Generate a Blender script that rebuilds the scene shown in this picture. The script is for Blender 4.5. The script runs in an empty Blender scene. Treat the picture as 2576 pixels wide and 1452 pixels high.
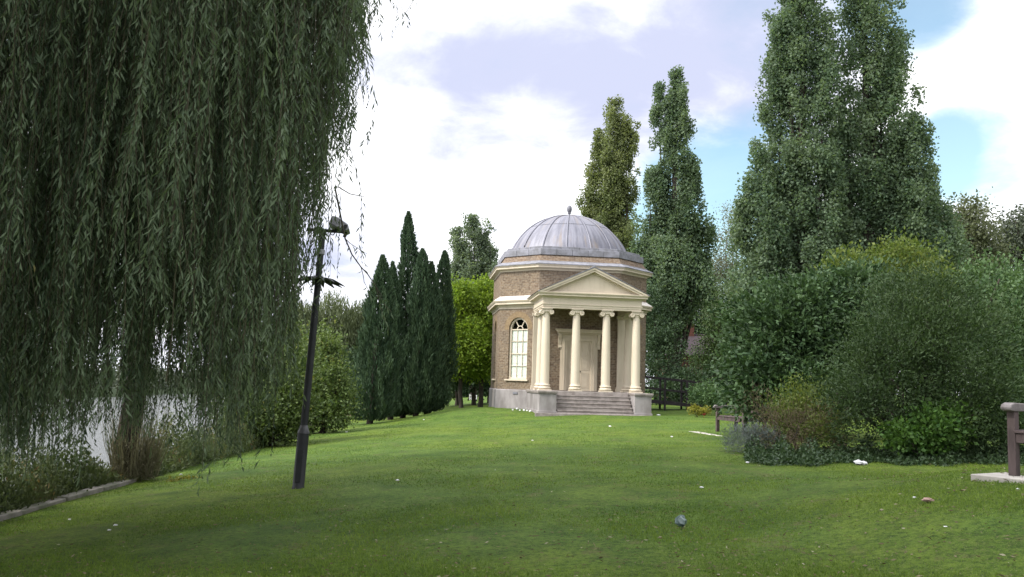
import bpy, math, random
import numpy as np
from mathutils import Vector, Matrix

random.seed(7)
rng = np.random.default_rng(11)
S = bpy.context.scene
COL = S.collection
R = math.radians

# ------------------------------------------------------------------ camera
FPX, PITCH, ROLL, EYE = 2230.0, 0.1053, 0.0308, 3.0      # focal length in px of a 2576 px wide frame
_r0 = Vector((1, 0, 0)); _f = Vector((0, math.cos(PITCH), math.sin(PITCH))); _u0 = Vector((0, -math.sin(PITCH), math.cos(PITCH)))
_r = math.cos(ROLL) * _r0 + math.sin(ROLL) * _u0
_u = -math.sin(ROLL) * _r0 + math.cos(ROLL) * _u0
cd = bpy.data.cameras.new('camera'); cam = bpy.data.objects.new('camera', cd); COL.objects.link(cam)
cam.matrix_world = Matrix(((_r.x, _u.x, -_f.x, 0), (_r.y, _u.y, -_f.y, 0), (_r.z, _u.z, -_f.z, EYE), (0, 0, 0, 1)))
cd.sensor_fit = 'HORIZONTAL'; cd.sensor_width = 36.0; cd.lens = 36.0 * FPX / 2576
cd.clip_start = 0.1; cd.clip_end = 6000
S.camera = cam

def ray(px, py):
    px, py = float(px), float(py)
    return (_f + ((px - 1288) / FPX) * _r + ((726 - py) / FPX) * _u)
def at(px, py, Y):
    d = ray(px, py); return Vector((0, 0, EYE)) + d * float(Y / d.y)

# ------------------------------------------------------------------ light
SUN_AZ, SUN_EL = R(-112), R(42)        # compass-like angle from +Y, clockwise positive; elevation
sun_dir = Vector((math.sin(SUN_AZ) * math.cos(SUN_EL), math.cos(SUN_AZ) * math.cos(SUN_EL), math.sin(SUN_EL)))
ld = bpy.data.lights.new('sun', 'SUN'); ld.energy = 2.7; ld.angle = R(8); ld.color = (1.0, 0.95, 0.87)
lo = bpy.data.objects.new('sun', ld); COL.objects.link(lo)
lo.rotation_euler = sun_dir.to_track_quat('Z', 'Y').to_euler(); lo.location = (-30, -20, 40)
S.view_settings.view_transform = 'Standard'; S.view_settings.look = 'None'
S.view_settings.exposure = 0.85; S.view_settings.gamma = 1.0
S.cycles.max_bounces = 6; S.cycles.diffuse_bounces = 3; S.cycles.glossy_bounces = 2
S.cycles.transmission_bounces = 4; S.cycles.transparent_max_bounces = 8
S.cycles.use_denoising = True

# ------------------------------------------------------------------ node helper
class NT:
    def __init__(self, tree):
        self.t = tree; tree.nodes.clear()
    def n(self, typ, **kw):
        nd = self.t.nodes.new(typ)
        for k, v in kw.items():
            setattr(nd, k, v)
        return nd
    def l(self, a, b): self.t.links.new(a, b)
    def val(self, sock, v):
        if hasattr(v, 'links') or isinstance(v, bpy.types.NodeSocket): self.l(v, sock)
        else: sock.default_value = v
    def math(self, op, a, b=None, c=None, clamp=False):
        m = self.n('ShaderNodeMath', operation=op, use_clamp=clamp)
        self.val(m.inputs[0], a)
        if b is not None: self.val(m.inputs[1], b)
        if c is not None: self.val(m.inputs[2], c)
        return m.outputs[0]
    def noise(self, vec, scale, detail=4, rough=.55, dist=0.0):
        m = self.n('ShaderNodeTexNoise'); m.inputs['Scale'].default_value = scale
        m.inputs['Detail'].default_value = detail; m.inputs['Roughness'].default_value = rough
        m.inputs['Distortion'].default_value = dist
        if vec is not None: self.l(vec, m.inputs['Vector'])
        return m.outputs['Fac']
    def mix(self, f, a, b, mode='MIX'):
        m = self.n('ShaderNodeMix', data_type='RGBA', blend_type=mode)
        self.val(m.inputs[0], f)
        self.val(m.inputs[6], a if not isinstance(a, tuple) else (*a[:3], 1))
        self.val(m.inputs[7], b if not isinstance(b, tuple) else (*b[:3], 1))
        return m.outputs[2]
    def mr(self, v, a, b, c=0.0, d=1.0, smooth=True):
        m = self.n('ShaderNodeMapRange', interpolation_type='SMOOTHSTEP' if smooth else 'LINEAR')
        self.l(v, m.inputs[0])
        for i, x in enumerate((a, b, c, d)): m.inputs[i + 1].default_value = x
        return m.outputs[0]
    def mapping(self, vec, scale=(1, 1, 1), loc=(0, 0, 0)):
        m = self.n('ShaderNodeMapping'); self.l(vec, m.inputs[0])
        m.inputs['Location'].default_value = loc; m.inputs['Scale'].default_value = scale
        return m.outputs[0]

# ------------------------------------------------------------------ sky
w = bpy.data.worlds.new('World'); S.world = w; w.use_nodes = True
N = NT(w.node_tree)
sky = N.n('ShaderNodeTexSky', sky_type='NISHITA', sun_disc=False, sun_elevation=SUN_EL, sun_rotation=SUN_AZ)
tc = N.n('ShaderNodeTexCoord'); D = tc.outputs['Generated']
sep = N.n('ShaderNodeSeparateXYZ'); N.l(D, sep.inputs[0])
den = N.math('ADD', N.math('MAXIMUM', sep.outputs[2], 0.0), 0.28)
cmb = N.n('ShaderNodeCombineXYZ')
N.l(N.math('DIVIDE', sep.outputs[0], den), cmb.inputs[0]); N.l(N.math('DIVIDE', sep.outputs[1], den), cmb.inputs[1])
PV = cmb.outputs[0]
big = N.noise(PV, 1.5, 10, .58, .3)
fine = N.noise(N.mapping(PV, loc=(3.1, 7.7, 0)), 4.2, 9, .62, .4)
def lobe(px, py, rad, amp):
    """a soft region of the sky, given by a direction; rad in degrees"""
    c = ray(px, py).normalized()
    dp = N.n('ShaderNodeVectorMath', operation='DOT_PRODUCT'); N.l(D, dp.inputs[0]); dp.inputs[1].default_value = c
    return N.mr(dp.outputs['Value'], math.cos(R(rad)), math.cos(R(rad * .15)), 0.0, amp)
def total(items):
    s = None
    for it in items:
        o = lobe(*it); s = o if s is None else N.math('ADD', s, o)
    return s
clear = total([(1850, 470, 6.5, .42), (1800, 570, 6, .36), (2450, 385, 4.6, .42), (2330, 400, 3.5, .3), (2290, 10, 4.6, .46), (1470, 520, 4, .16),
               (1640, 540, 4.5, .36), (1650, 330, 4, .10), (1960, 60, 6, .16), (1000, 700, 5, .1)])
cov = N.math('SUBTRACT', N.math('ADD', N.math('MULTIPLY', big, .75), N.math('MULTIPLY', fine, .45)), clear)
mask = N.mr(cov, .10, .52, .10, 1.0)
grey = total([(1060, 250, 7, .36), (1180, 150, 7, .24), (1330, 230, 8, .30), (1520, 170, 8, .30), (1700, 150, 9, .36), (1900, 60, 9, .36), (1850, 230, 8, .32), (880, 690, 7, .36), (1250, 470, 5, .24),
              (2560, 760, 4, .2), (1180, 420, 6, .18), (1430, 330, 6, .14)])
white = total([(1640, 30, 4.2, 0.40), (1200, 330, 5.5, 0.17), (1050, 430, 8, 0.24), (960, 70, 7, 0.30), (1330, 370, 5, 0.22), (2480, 200, 10, 0.43), (1700, 390, 5, 0.18), (1400, 60, 5, 0.09), (2480, 460, 5, 0.36), (1850, 185, 2.2, 0.14), (1250, 700, 10, 0.29), (1430, 480, 4, 0.22)])
sh = N.math('ADD', N.math('SUBTRACT', grey, white), N.math('MULTIPLY', N.math('SUBTRACT', .5, N.math('ADD', N.math('MULTIPLY', big, .5), N.math('MULTIPLY', fine, .5))), 4.6))
shade = N.mr(sh, -.42, .95)
cloud = N.mix(shade, (8.6, 8.7, 9.0), (3.95, 4.2, 5.5))
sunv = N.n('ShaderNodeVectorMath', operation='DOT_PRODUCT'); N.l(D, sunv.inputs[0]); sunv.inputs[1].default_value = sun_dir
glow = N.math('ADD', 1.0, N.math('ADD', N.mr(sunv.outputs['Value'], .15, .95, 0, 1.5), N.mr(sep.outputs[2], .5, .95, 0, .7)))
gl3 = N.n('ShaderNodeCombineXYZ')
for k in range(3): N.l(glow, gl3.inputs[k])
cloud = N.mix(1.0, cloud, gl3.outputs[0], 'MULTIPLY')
skyc = N.mix(1.0, sky.outputs[0], (1.25, 1.4, 1.25), 'MULTIPLY')
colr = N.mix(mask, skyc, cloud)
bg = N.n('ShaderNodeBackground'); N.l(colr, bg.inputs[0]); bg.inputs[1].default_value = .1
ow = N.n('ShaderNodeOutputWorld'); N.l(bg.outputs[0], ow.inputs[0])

# ------------------------------------------------------------------ materials
def newmat(name):
    m = bpy.data.materials.new(name); m.use_nodes = True
    return m, NT(m.node_tree)
def finish(N, bsdf):
    o = N.n('ShaderNodeOutputMaterial'); N.l(bsdf, o.inputs[0])
def principled(N, col, rough=.6, spec=.4, metal=0.0, bump=None, bstr=.3, bdist=.01):
    p = N.n('ShaderNodeBsdfPrincipled')
    N.val(p.inputs['Base Color'], (*col[:3], 1) if isinstance(col, tuple) else col)
    N.val(p.inputs['Roughness'], rough); p.inputs['Specular IOR Level'].default_value = spec
    p.inputs['Metallic'].default_value = metal
    if bump is not None:
        b = N.n('ShaderNodeBump'); b.inputs['Strength'].default_value = bstr; b.inputs['Distance'].default_value = bdist
        N.l(bump, b.inputs['Height']); N.l(b.outputs[0], p.inputs['Normal'])
    return p.outputs[0]
def objco(N): return N.n('ShaderNodeTexCoord').outputs['Object']

def surf(name, c1, c2, scale=3, rough=.6, spec=.4, metal=0.0, bump=.2, stretch=(1, 1, 1), detail=6, lo_=.35, hi_=.65):
    m, N = newmat(name); co = N.mapping(objco(N), stretch)
    f = N.noise(co, scale, detail, .6)
    c = N.mix(N.mr(f, lo_, hi_), c1, c2)
    finish(N, principled(N, c, rough, spec, metal, N.noise(co, scale * 6, 4), bump))
    return m

def leafmat(name, c1, c2, trans=.3, rough=.55, c3=None):
    m, N = newmat(name)
    a = N.n('ShaderNodeAttribute', attribute_name='tone', attribute_type='GEOMETRY')
    c = N.mix(N.mr(a.outputs['Fac'], 0, .8, smooth=False), c1, c2)
    if c3: c = N.mix(N.mr(a.outputs['Fac'], .88, .97), c, c3)
    p = principled(N, c, rough, .18)
    t = N.n('ShaderNodeBsdfTranslucent'); N.l(N.mix(1.0, c, (1.2, 1.25, .7), 'MULTIPLY'), t.inputs[0])
    mx = N.n('ShaderNodeMixShader'); mx.inputs[0].default_value = trans
    N.l(p, mx.inputs[1]); N.l(t.outputs[0], mx.inputs[2])
    finish(N, mx.outputs[0]); return m

M = {}
M['cream'] = surf('cream_paint', (.50, .432, .33), (.40, .34, .255), 2.2, .55, .35, stretch=(1.6, 1.6, .35), bump=.06, lo_=.42, hi_=.8)
M['stone'] = surf('pale_render', (.27, .25, .245), (.165, .15, .142), 1.6, .85, .2, stretch=(1, 1, .45), bump=.25)
M['step'] = surf('worn_stone', (.27, .24, .22), (.18, .155, .14), 4, .85, .2, bump=.35)
M['coping'] = surf('grey_coping', (.21, .21, .235), (.14, .14, .15), 3, .8, .25, bump=.3)
M['flash'] = surf('pale_lead_flashing', (.62, .57, .52), (.5, .46, .42), 3, .6, .3, bump=.1)
M['leadedge'] = surf('dark_lead', (.17, .17, .19), (.11, .11, .125), 4, .55, .4, bump=.2)
M['blind'] = surf('painted_shutter', (.80, .80, .70), (.74, .74, .64), 2, .6, .3, bump=.05)
M['dark'] = surf('dark_interior', (.02, .02, .022), (.012, .012, .014), 2, .9, .1)
M['black'] = surf('black_paint', (.009, .010, .011), (.016, .017, .018), 6, .55, .3, bump=.1)
M['black2'] = surf('worn_black_paint', (.03, .03, .032), (.09, .09, .095), 9, .5, .4, bump=.1)
M['metal'] = surf('dull_metal', (.24, .24, .25), (.15, .15, .16), 9, .5, .5, .3, bump=.15)
M['bark'] = surf('bark', (.052, .042, .034), (.024, .02, .017), 5, .9, .2, stretch=(2, 2, .4), bump=.9)
M['paleb'] = surf('pale_bark', (.17, .155, .13), (.09, .08, .065), 5, .9, .2, stretch=(2, 2, .5), bump=.7)
M['twig'] = surf('yellow_twig', (.055, .050, .024), (.03, .026, .014), 8, .7, .3)
M['wood'] = surf('weathered_wood', (.085, .063, .06), (.048, .036, .034), 7, .8, .25, stretch=(1, 1, .35), bump=.4)
M['woodtop'] = surf('greyed_wood', (.2, .18, .175), (.13, .115, .11), 7, .8, .25, bump=.4)
M['rampwood'] = surf('dark_stained_timber', (.030, .024, .026), (.018, .015, .016), 6, .75, .3, bump=.3)
M['conc'] = surf('concrete', (.40, .37, .33), (.29, .27, .24), 3, .9, .2, bump=.4)
M['kerb'] = surf('old_concrete_edging', (.22, .20, .18), (.11, .115, .08), 2.2, .9, .2, bump=.5)
M['redbrick'] = surf('red_brick', (.105, .042, .03), (.075, .033, .026), 9, .9, .2)
M['tile'] = surf('dark_roof_tiles', (.045, .03, .035), (.03, .022, .025), 12, .8, .3, stretch=(.4, .4, 3), bump=.6)
M['paper'] = surf('white_paper', (.62, .61, .60), (.45, .45, .45), 20, .7, .3)
M['palew'] = surf('pale_pink_timber', (.30, .20, .165), (.2, .135, .11), 6, .8, .2)
M['lens'] = surf('floodlight_glass', (.35, .35, .36), (.25, .25, .26), 4, .15, .6)

def glass():
    m, N = newmat('window_glass')
    g = N.n('ShaderNodeBsdfGlossy'); g.inputs['Roughness'].default_value = .03; g.inputs[0].default_value = (.9, .95, 1, 1)
    t = N.n('ShaderNodeBsdfTransparent'); t.inputs[0].default_value = (.86, .9, .9, 1)
    mx = N.n('ShaderNodeMixShader'); mx.inputs[0].default_value = .12; N.l(t.outputs[0], mx.inputs[1]); N.l(g.outputs[0], mx.inputs[2])
    finish(N, mx.outputs[0]); return m
M['glass'] = glass()

def brickmat(name, c1, c2, mort, dirt):
    m, N = newmat(name)
    uv = N.n('ShaderNodeUVMap', uv_map='UVMap').outputs[0]
    b = N.n('ShaderNodeTexBrick'); N.l(uv, b.inputs['Vector'])
    b.inputs['Color1'].default_value = (*c1, 1); b.inputs['Color2'].default_value = (*c2, 1); b.inputs['Mortar'].default_value = (*mort, 1)
    b.inputs['Scale'].default_value = 1.0; b.inputs['Mortar Size'].default_value = .009; b.inputs['Mortar Smooth'].default_value = .2
    b.inputs['Bias'].default_value = -.1; b.inputs['Brick Width'].default_value = .225; b.inputs['Row Height'].default_value = .078
    n1 = N.noise(N.mapping(uv, (1, 1, 1)), 9, 2); n2 = N.noise(uv, .9, 5)
    c = N.mix(N.mr(n1, .35, .7), b.outputs['Color'], N.mix(1.0, b.outputs['Color'], (.62, .55, .52), 'MULTIPLY'))
    c = N.mix(N.math('MULTIPLY', N.mr(n2, .45, .75), .55), c, dirt)
    finish(N, principled(N, c, .9, .15, 0, b.outputs['Fac'], .4, -.01)); return m
M['brick'] = brickmat('stock_brick', (.215, .163, .108), (.138, .106, .075), (.25, .22, .172), (.118, .097, .075))
M['rubbed'] = surf('rubbed_brick', (.225, .165, .095), (.165, .118, .07), 8, .9, .15, bump=.2)
M['parbrick'] = brickmat('soiled_brick', (.19, .14, .095), (.13, .095, .07), (.2, .17, .135), (.115, .1, .08))

def leadmat():
    m, N = newmat('weathered_lead')
    co = objco(N)
    sp = N.n('ShaderNodeSeparateXYZ'); N.l(co, sp.inputs[0])
    ang = N.math('ARCTAN2', sp.outputs[1], sp.outputs[0])
    cb = N.n('ShaderNodeCombineXYZ'); N.l(N.math('MULTIPLY', ang, 9.0), cb.inputs[0]); N.l(N.math('MULTIPLY', sp.outputs[2], .55), cb.inputs[1])
    f = N.noise(cb.outputs[0], 1.3, 7, .65); g = N.noise(N.mapping(cb.outputs[0], loc=(40, 0, 0)), 1.1, 5, .6)
    c = N.mix(N.mr(f, .3, .7), (.088, .088, .108), (.185, .183, .212))
    c = N.mix(N.math('MULTIPLY', N.mr(g, .52, .72), .55), c, (.20, .155, .11))
    finish(N, principled(N, c, .5, .45, .15, N.noise(co, 5, 5), .15)); return m
M['lead'] = leadmat()

def grassmat():
    m, N = newmat('mown_grass')
    co = objco(N)
    a = N.noise(co, .22, 4); b = N.noise(co, 1.3, 5, .65); c_ = N.noise(co, 16, 4, .7); d = N.noise(N.mapping(co, loc=(9, 4, 0)), 2.6, 5, .7)
    col = N.mix(N.mr(b, .35, .65), (.058, .112, .015), (.104, .170, .025))
    col = N.mix(N.mr(a, .4, .65), col, N.mix(1.0, col, (1.25, 1.08, .8), 'MULTIPLY'))
    col = N.mix(N.mr(c_, .40, .66), col, N.mix(1.0, col, (.42, .48, .5), 'MULTIPLY'))
    col = N.mix(N.math('MULTIPLY', N.mr(d, .54, .70), .7), col, (.115, .10, .045))
    e = N.noise(N.mapping(co, loc=(3, 8, 0)), 55, 3, .75); g_ = N.noise(N.mapping(co, loc=(13, 2, 0)), .55, 5, .7)
    col = N.mix(N.math('MULTIPLY', N.mr(e, .57, .66), .6), col, (.20, .19, .085))
    col = N.mix(N.math('MULTIPLY', N.mr(e, .43, .36), .65), col, (.022, .034, .010))
    col = N.mix(N.math('MULTIPLY', N.mr(g_, .5, .68), .45), col, N.mix(1.0, col, (.62, .78, .7), 'MULTIPLY'))
    finish(N, principled(N, col, .85, .12, 0, N.noise(co, 30, 5, .8), .9, .05)); return m
M['grass'] = grassmat()
def watermat():
    m, N = newmat('river_water')
    co = objco(N)
    h = N.math('ADD', N.noise(N.mapping(co, (.8, 2.2, 1)), 2.2, 5, .65), N.math('MULTIPLY', N.noise(co, .5, 3), .6))
    finish(N, principled(N, (.022, .026, .022), .12, .6, 0, h, 1.0, .06)); return m
M['water'] = watermat()
M['earth'] = surf('bank_earth', (.07, .055, .04), (.04, .035, .025), 3, .95, .1, bump=.8)

L = {}
L['willow'] = leafmat('willow_leaves', (.012, .030, .013), (.110, .148, .084), .38, .5, (.13, .12, .04))
L['willow2'] = leafmat('grey_willow_leaves', (.055, .075, .034), (.13, .155, .075), .3)
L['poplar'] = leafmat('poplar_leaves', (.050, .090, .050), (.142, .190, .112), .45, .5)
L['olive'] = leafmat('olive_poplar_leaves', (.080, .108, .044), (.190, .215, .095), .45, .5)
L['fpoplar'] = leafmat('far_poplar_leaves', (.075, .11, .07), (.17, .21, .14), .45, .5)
L['cypress'] = leafmat('cypress_leaves', (.016, .036, .019), (.052, .086, .042), .12, .7)
L['yellow'] = leafmat('yellow_green_leaves', (.070, .135, .014), (.185, .25, .030), .42)
L['bankbush'] = leafmat('bank_bush_leaves', (.034, .064, .020), (.112, .152, .045), .3, .5, (.17, .16, .03))
L['laurel'] = leafmat('laurel_leaves', (.011, .030, .012), (.060, .104, .040), .2, .5)
L['fine'] = leafmat('fine_shrub_leaves', (.014, .031, .011), (.047, .076, .027), .28, .55)
L['ygtop'] = leafmat('yellowing_leaves', (.048, .085, .018), (.120, .148, .034), .35)
L['rbush'] = leafmat('soft_green_leaves', (.030, .066, .026), (.085, .138, .055), .3)
L['rtree'] = leafmat('dull_tree_leaves', (.055, .068, .038), (.125, .140, .078), .3)
L['dtree'] = leafmat('dark_tree_leaves', (.038, .050, .036), (.085, .10, .07), .25)
L['birch'] = leafmat('birch_leaves', (.10, .11, .08), (.19, .20, .15), .35)
L['yew'] = leafmat('yew_leaves', (.016, .040, .014), (.058, .092, .024), .15, .6)
L['hedge'] = leafmat('hedge_leaves', (.014, .032, .016), (.052, .084, .040), .25)
L['lav'] = leafmat('silver_leaves', (.065, .085, .078), (.15, .172, .165), .2, .7)
L['brown'] = leafmat('dry_stems', (.055, .042, .028), (.11, .088, .055), .2, .8)
L['reed'] = leafmat('reed_stems', (.085, .075, .05), (.17, .16, .10), .2, .8)
L['bright'] = leafmat('bright_leaves', (.022, .060, .012), (.060, .118, .022), .3)
L['ivy'] = leafmat('ivy_leaves', (.016, .034, .013), (.052, .084, .038), .2, .4)
L['weeds'] = leafmat('bank_weeds', (.03, .048, .018), (.095, .118, .05), .3, .6, (.15, .11, .05))
L['ypl'] = leafmat('yellow_bedding', (.10, .11, .015), (.19, .18, .025), .3)
L['blade'] = leafmat('grass_blades', (.034, .080, .009), (.150, .215, .034), .3, .7, (.26, .23, .13))
L['fallen'] = leafmat('fallen_leaves', (.06, .045, .025), (.17, .145, .085), .2, .7, (.32, .29, .22))

# ------------------------------------------------------------------ objects and tags
def tag(o, label=None, cat=None, group=None, kind=None):
    if label: o['label'] = label
    if cat: o['category'] = cat
    if group: o['group'] = group
    if kind: o['kind'] = kind
    return o
def thing(name, label, cat, loc=(0, 0, 0), rz=0.0, group=None):
    o = bpy.data.objects.new(name, None); COL.objects.link(o)
    o.empty_display_size = .2; o.location = loc; o.rotation_euler = (0, 0, rz)
    return tag(o, label, cat, group)

class MB:
    def __init__(self): self.v = []; self.f = []; self.uv = []
    def face(self, pts, uv=None):
        i = len(self.v); self.v.extend([tuple(p) for p in pts]); self.f.append(tuple(range(i, i + len(pts)))); self.uv.append(uv)
    def grid(self, rows, closed_u=False, closed_v=False):
        i0 = len(self.v); nr, nc = len(rows), len(rows[0])
        for r_ in rows: self.v.extend([tuple(p) for p in r_])
        for a in range(nr if closed_v else nr - 1):
            for b in range(nc if closed_u else nc - 1):
                a2, b2 = (a + 1) % nr, (b + 1) % nc
                self.f.append((i0 + a * nc + b, i0 + a * nc + b2, i0 + a2 * nc + b2, i0 + a2 * nc + b)); self.uv.append(None)
        return i0
    def box(self, x0, x1, y0, y1, z0, z1, mtx=None):
        p = [(x0, y0, z0), (x1, y0, z0), (x1, y1, z0), (x0, y1, z0), (x0, y0, z1), (x1, y0, z1), (x1, y1, z1), (x0, y1, z1)]
        if mtx is not None: p = [tuple(mtx @ Vector(q)) for q in p]
        i = len(self.v); self.v.extend(p)
        for f in ((0, 3, 2, 1), (4, 5, 6, 7), (0, 1, 5, 4), (1, 2, 6, 5), (2, 3, 7, 6), (3, 0, 4, 7)):
            self.f.append(tuple(i + k for k in f)); self.uv.append(None)
    def prism(self, poly, y0, y1, mtx=None):
        """polygon in the xz plane pushed along y"""
        a = [(x, y0, z) for x, z in poly]; b = [(x, y1, z) for x, z in poly]; n = len(poly)
        if mtx is not None: a = [tuple(mtx @ Vector(q)) for q in a]; b = [tuple(mtx @ Vector(q)) for q in b]
        i = len(self.v); self.v.extend(a + b)
        self.f.append(tuple(i + k for k in range(n))); self.uv.append(None)
        self.f.append(tuple(i + n + k for k in reversed(range(n)))); self.uv.append(None)
        for k in range(n):
            k2 = (k + 1) % n; self.f.append((i + k2, i + k, i + n + k, i + n + k2)); self.uv.append(None)
    def vprism(self, poly, z0, z1, cap0=True, cap1=True, inset1=0.0):
        """plan polygon raised from z0 to z1"""
        a = [(x, y, z0) for x, y in poly]; b = [(x, y, z1) for x, y in poly]; n = len(poly)
        i = len(self.v); self.v.extend(a + b)
        if cap0: self.f.append(tuple(i + k for k in reversed(range(n)))); self.uv.append(None)
        if cap1: self.f.append(tuple(i + n + k for k in range(n))); self.uv.append(None)
        for k in range(n):
            k2 = (k + 1) % n; self.f.append((i + k, i + k2, i + n + k2, i + n + k)); self.uv.append(None)
    def lathe(self, prof, n=20, c=(0, 0, 0), mtx=None):
        rows = []
        for r_, z in prof:
            row = [(c[0] + r_ * math.cos(2 * math.pi * k / n), c[1] + r_ * math.sin(2 * math.pi * k / n), c[2] + z) for k in range(n)]
            if mtx is not None: row = [tuple(mtx @ Vector(q)) for q in row]
            rows.append(row)
        i0 = self.grid(rows, closed_u=True)
        m = len(rows)
        if prof[0][0] > 1e-4: self.f.append(tuple(i0 + k for k in reversed(range(n)))); self.uv.append(None)
        if prof[-1][0] > 1e-4: self.f.append(tuple(i0 + (m - 1) * n + k for k in range(n))); self.uv.append(None)
    def tube(self, pts, rad, n=6):
        pts = [Vector(p) for p in pts]; m = len(pts)
        if not hasattr(rad, '__len__'): rad = [rad] * m
        rows = []; ref = Vector((0.31, 0.17, .93))
        for i in range(m):
            t = (pts[min(i + 1, m - 1)] - pts[max(i - 1, 0)]).normalized()
            a = t.cross(ref)
            if a.length < .05: a = t.cross(Vector((1, 0, 0)))
            a.normalize(); b = t.cross(a)
            rows.append([tuple(pts[i] + rad[i] * (math.cos(2 * math.pi * k / n) * a + math.sin(2 * math.pi * k / n) * b)) for k in range(n)])
        i0 = self.grid(rows, closed_u=True)
        self.f.append(tuple(i0 + k for k in reversed(range(n)))); self.uv.append(None)
        self.f.append(tuple(i0 + (m - 1) * n + k for k in range(n))); self.uv.append(None)
    def sweep(self, path, prof, closed=True, closed_prof=True):
        """moulding: prof = (out, z) points carried round a plan path with mitred corners; outward is right of travel"""
        n = len(path); mit = []
        for i in range(n):
            p = Vector(path[i]).to_2d()
            def nrm(a, b):
                d = (Vector(b).to_2d() - Vector(a).to_2d()).normalized(); return Vector((d.y, -d.x))
            if closed or 0 < i < n - 1:
                n1 = nrm(path[i - 1], path[i]); n2 = nrm(path[i], path[(i + 1) % n])
                mt = (n1 + n2); mt = mt / max(mt.dot(n1), .2)
            elif i == 0: mt = nrm(path[0], path[1])
            else: mt = nrm(path[-2], path[-1])
            mit.append((p, mt))
        rows = [[(p.x + mt.x * o, p.y + mt.y * o, z) for o, z in prof] for p, mt in mit]
        i0 = self.grid(rows, closed_u=closed_prof, closed_v=closed)
        if not closed and closed_prof:
            k = len(prof)
            self.f.append(tuple(i0 + j for j in range(k))); self.uv.append(None)
            self.f.append(tuple(i0 + (n - 1) * k + j for j in reversed(range(k)))); self.uv.append(None)
    def build(self, name, mat, parent=None, smooth=None, bevel=0.0):
        me = bpy.data.meshes.new(name); me.from_pydata(self.v, [], self.f)
        if any(u is not None for u in self.uv):
            ul = me.uv_layers.new(name='UVMap'); k = 0
            for fi, f in enumerate(self.f):
                for j in range(len(f)):
                    ul.data[k].uv = self.uv[fi][j] if self.uv[fi] is not None else (0, 0); k += 1
        me.materials.append(mat)
        o = bpy.data.objects.new(name, me); COL.objects.link(o)
        if parent is not None: o.parent = parent
        if smooth is not None:
            me.polygons.foreach_set('use_smooth', [True] * len(me.polygons)); me.set_sharp_from_angle(angle=R(smooth))
        if bevel:
            b = o.modifiers.new('edge', 'BEVEL'); b.width = bevel; b.segments = 2; b.limit_method = 'ANGLE'; b.angle_limit = R(40)
        me.update(); return o

def leaves(name, P, Dv, Ln, Wd, tone, mat, parent=None, org=(0, 0, 0), bend=0.0):
    """many leaf-sized faces in one mesh: P base points, Dv directions, Ln lengths, Wd widths"""
    n = len(P); P = np.asarray(P, float) - np.asarray(org, float)
    Dv = Dv / (np.linalg.norm(Dv, axis=1, keepdims=True) + 1e-9)
    rnd = rng.normal(size=(n, 3)); sd = np.cross(Dv, rnd); sd /= (np.linalg.norm(sd, axis=1, keepdims=True) + 1e-9)
    nr = np.cross(sd, Dv)
    Ln = np.broadcast_to(np.asarray(Ln, float), (n,))[:, None]; Wd = np.broadcast_to(np.asarray(Wd, float), (n,))[:, None]
    V = np.empty((n, 4, 3))
    V[:, 0] = P; V[:, 2] = P + Dv * Ln - nr * Ln * bend
    mid = P + Dv * Ln * .45 + nr * Ln * (.06 + bend * .3)
    V[:, 1] = mid + sd * Wd * .5; V[:, 3] = mid - sd * Wd * .5
    me = bpy.data.meshes.new(name)
    me.vertices.add(n * 4); me.vertices.foreach_set('co', V.ravel())
    me.loops.add(n * 4); me.loops.foreach_set('vertex_index', np.arange(n * 4, dtype=np.int32))
    me.polygons.add(n); me.polygons.foreach_set('loop_start', np.arange(n, dtype=np.int32) * 4)
    at_ = me.attributes.new('tone', 'FLOAT', 'FACE'); at_.data.foreach_set('value', np.clip(tone, 0, 1).astype(np.float32))
    me.materials.append(mat); me.update(); me.validate()
    o = bpy.data.objects.new(name, me); COL.objects.link(o)
    if parent is not None: o.parent = parent
    return o

def unit(n):
    d = rng.normal(size=(n, 3)); return d / np.linalg.norm(d, axis=1, keepdims=True)

def crown_pts(ells, n, cs=.35, per=40, upb=0.0, outw=.6, shell=.5, flat=.8):
    """leaf positions spread in clumps through a set of ellipsoids (c, r)"""
    ar = np.array([(e[1][0] * e[1][1] * e[1][2]) ** (2 / 3) for e in ells]); ar /= ar.sum()
    P, Dd, T = [], [], []
    for (c, r_), wgt in zip(ells, ar):
        nc = max(3, int(n * wgt / per)); d = unit(nc)
        k1 = rng.normal(size=(4, 3)) * 2.2; ph = rng.uniform(0, 6.28, 4)
        lump = 1 + .19 * np.sin(d @ k1.T + ph).sum(1) * .7
        rad = (1 - shell * rng.uniform(0, 1, nc) ** 1.6) * lump
        cp = np.asarray(c) + d * rad[:, None] * np.asarray(r_)
        cts = rng.poisson(per, nc); idx = np.repeat(np.arange(nc), cts); m = len(idx)
        sz = rng.uniform(.6, 1.35, nc) * cs
        pos = cp[idx] + np.clip(rng.normal(size=(m, 3)), -1.8, 1.8) * sz[idx, None] * np.array([1, 1, flat])
        dd = d[idx] * outw + rng.normal(size=(m, 3)) * .6 + np.array([0, 0, upb])
        tc_ = rng.uniform(0, 1, nc)
        P.append(pos); Dd.append(dd); T.append(.55 * tc_[idx] + .45 * rng.uniform(0, 1, m))
    return np.concatenate(P), np.concatenate(Dd), np.concatenate(T)

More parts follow.
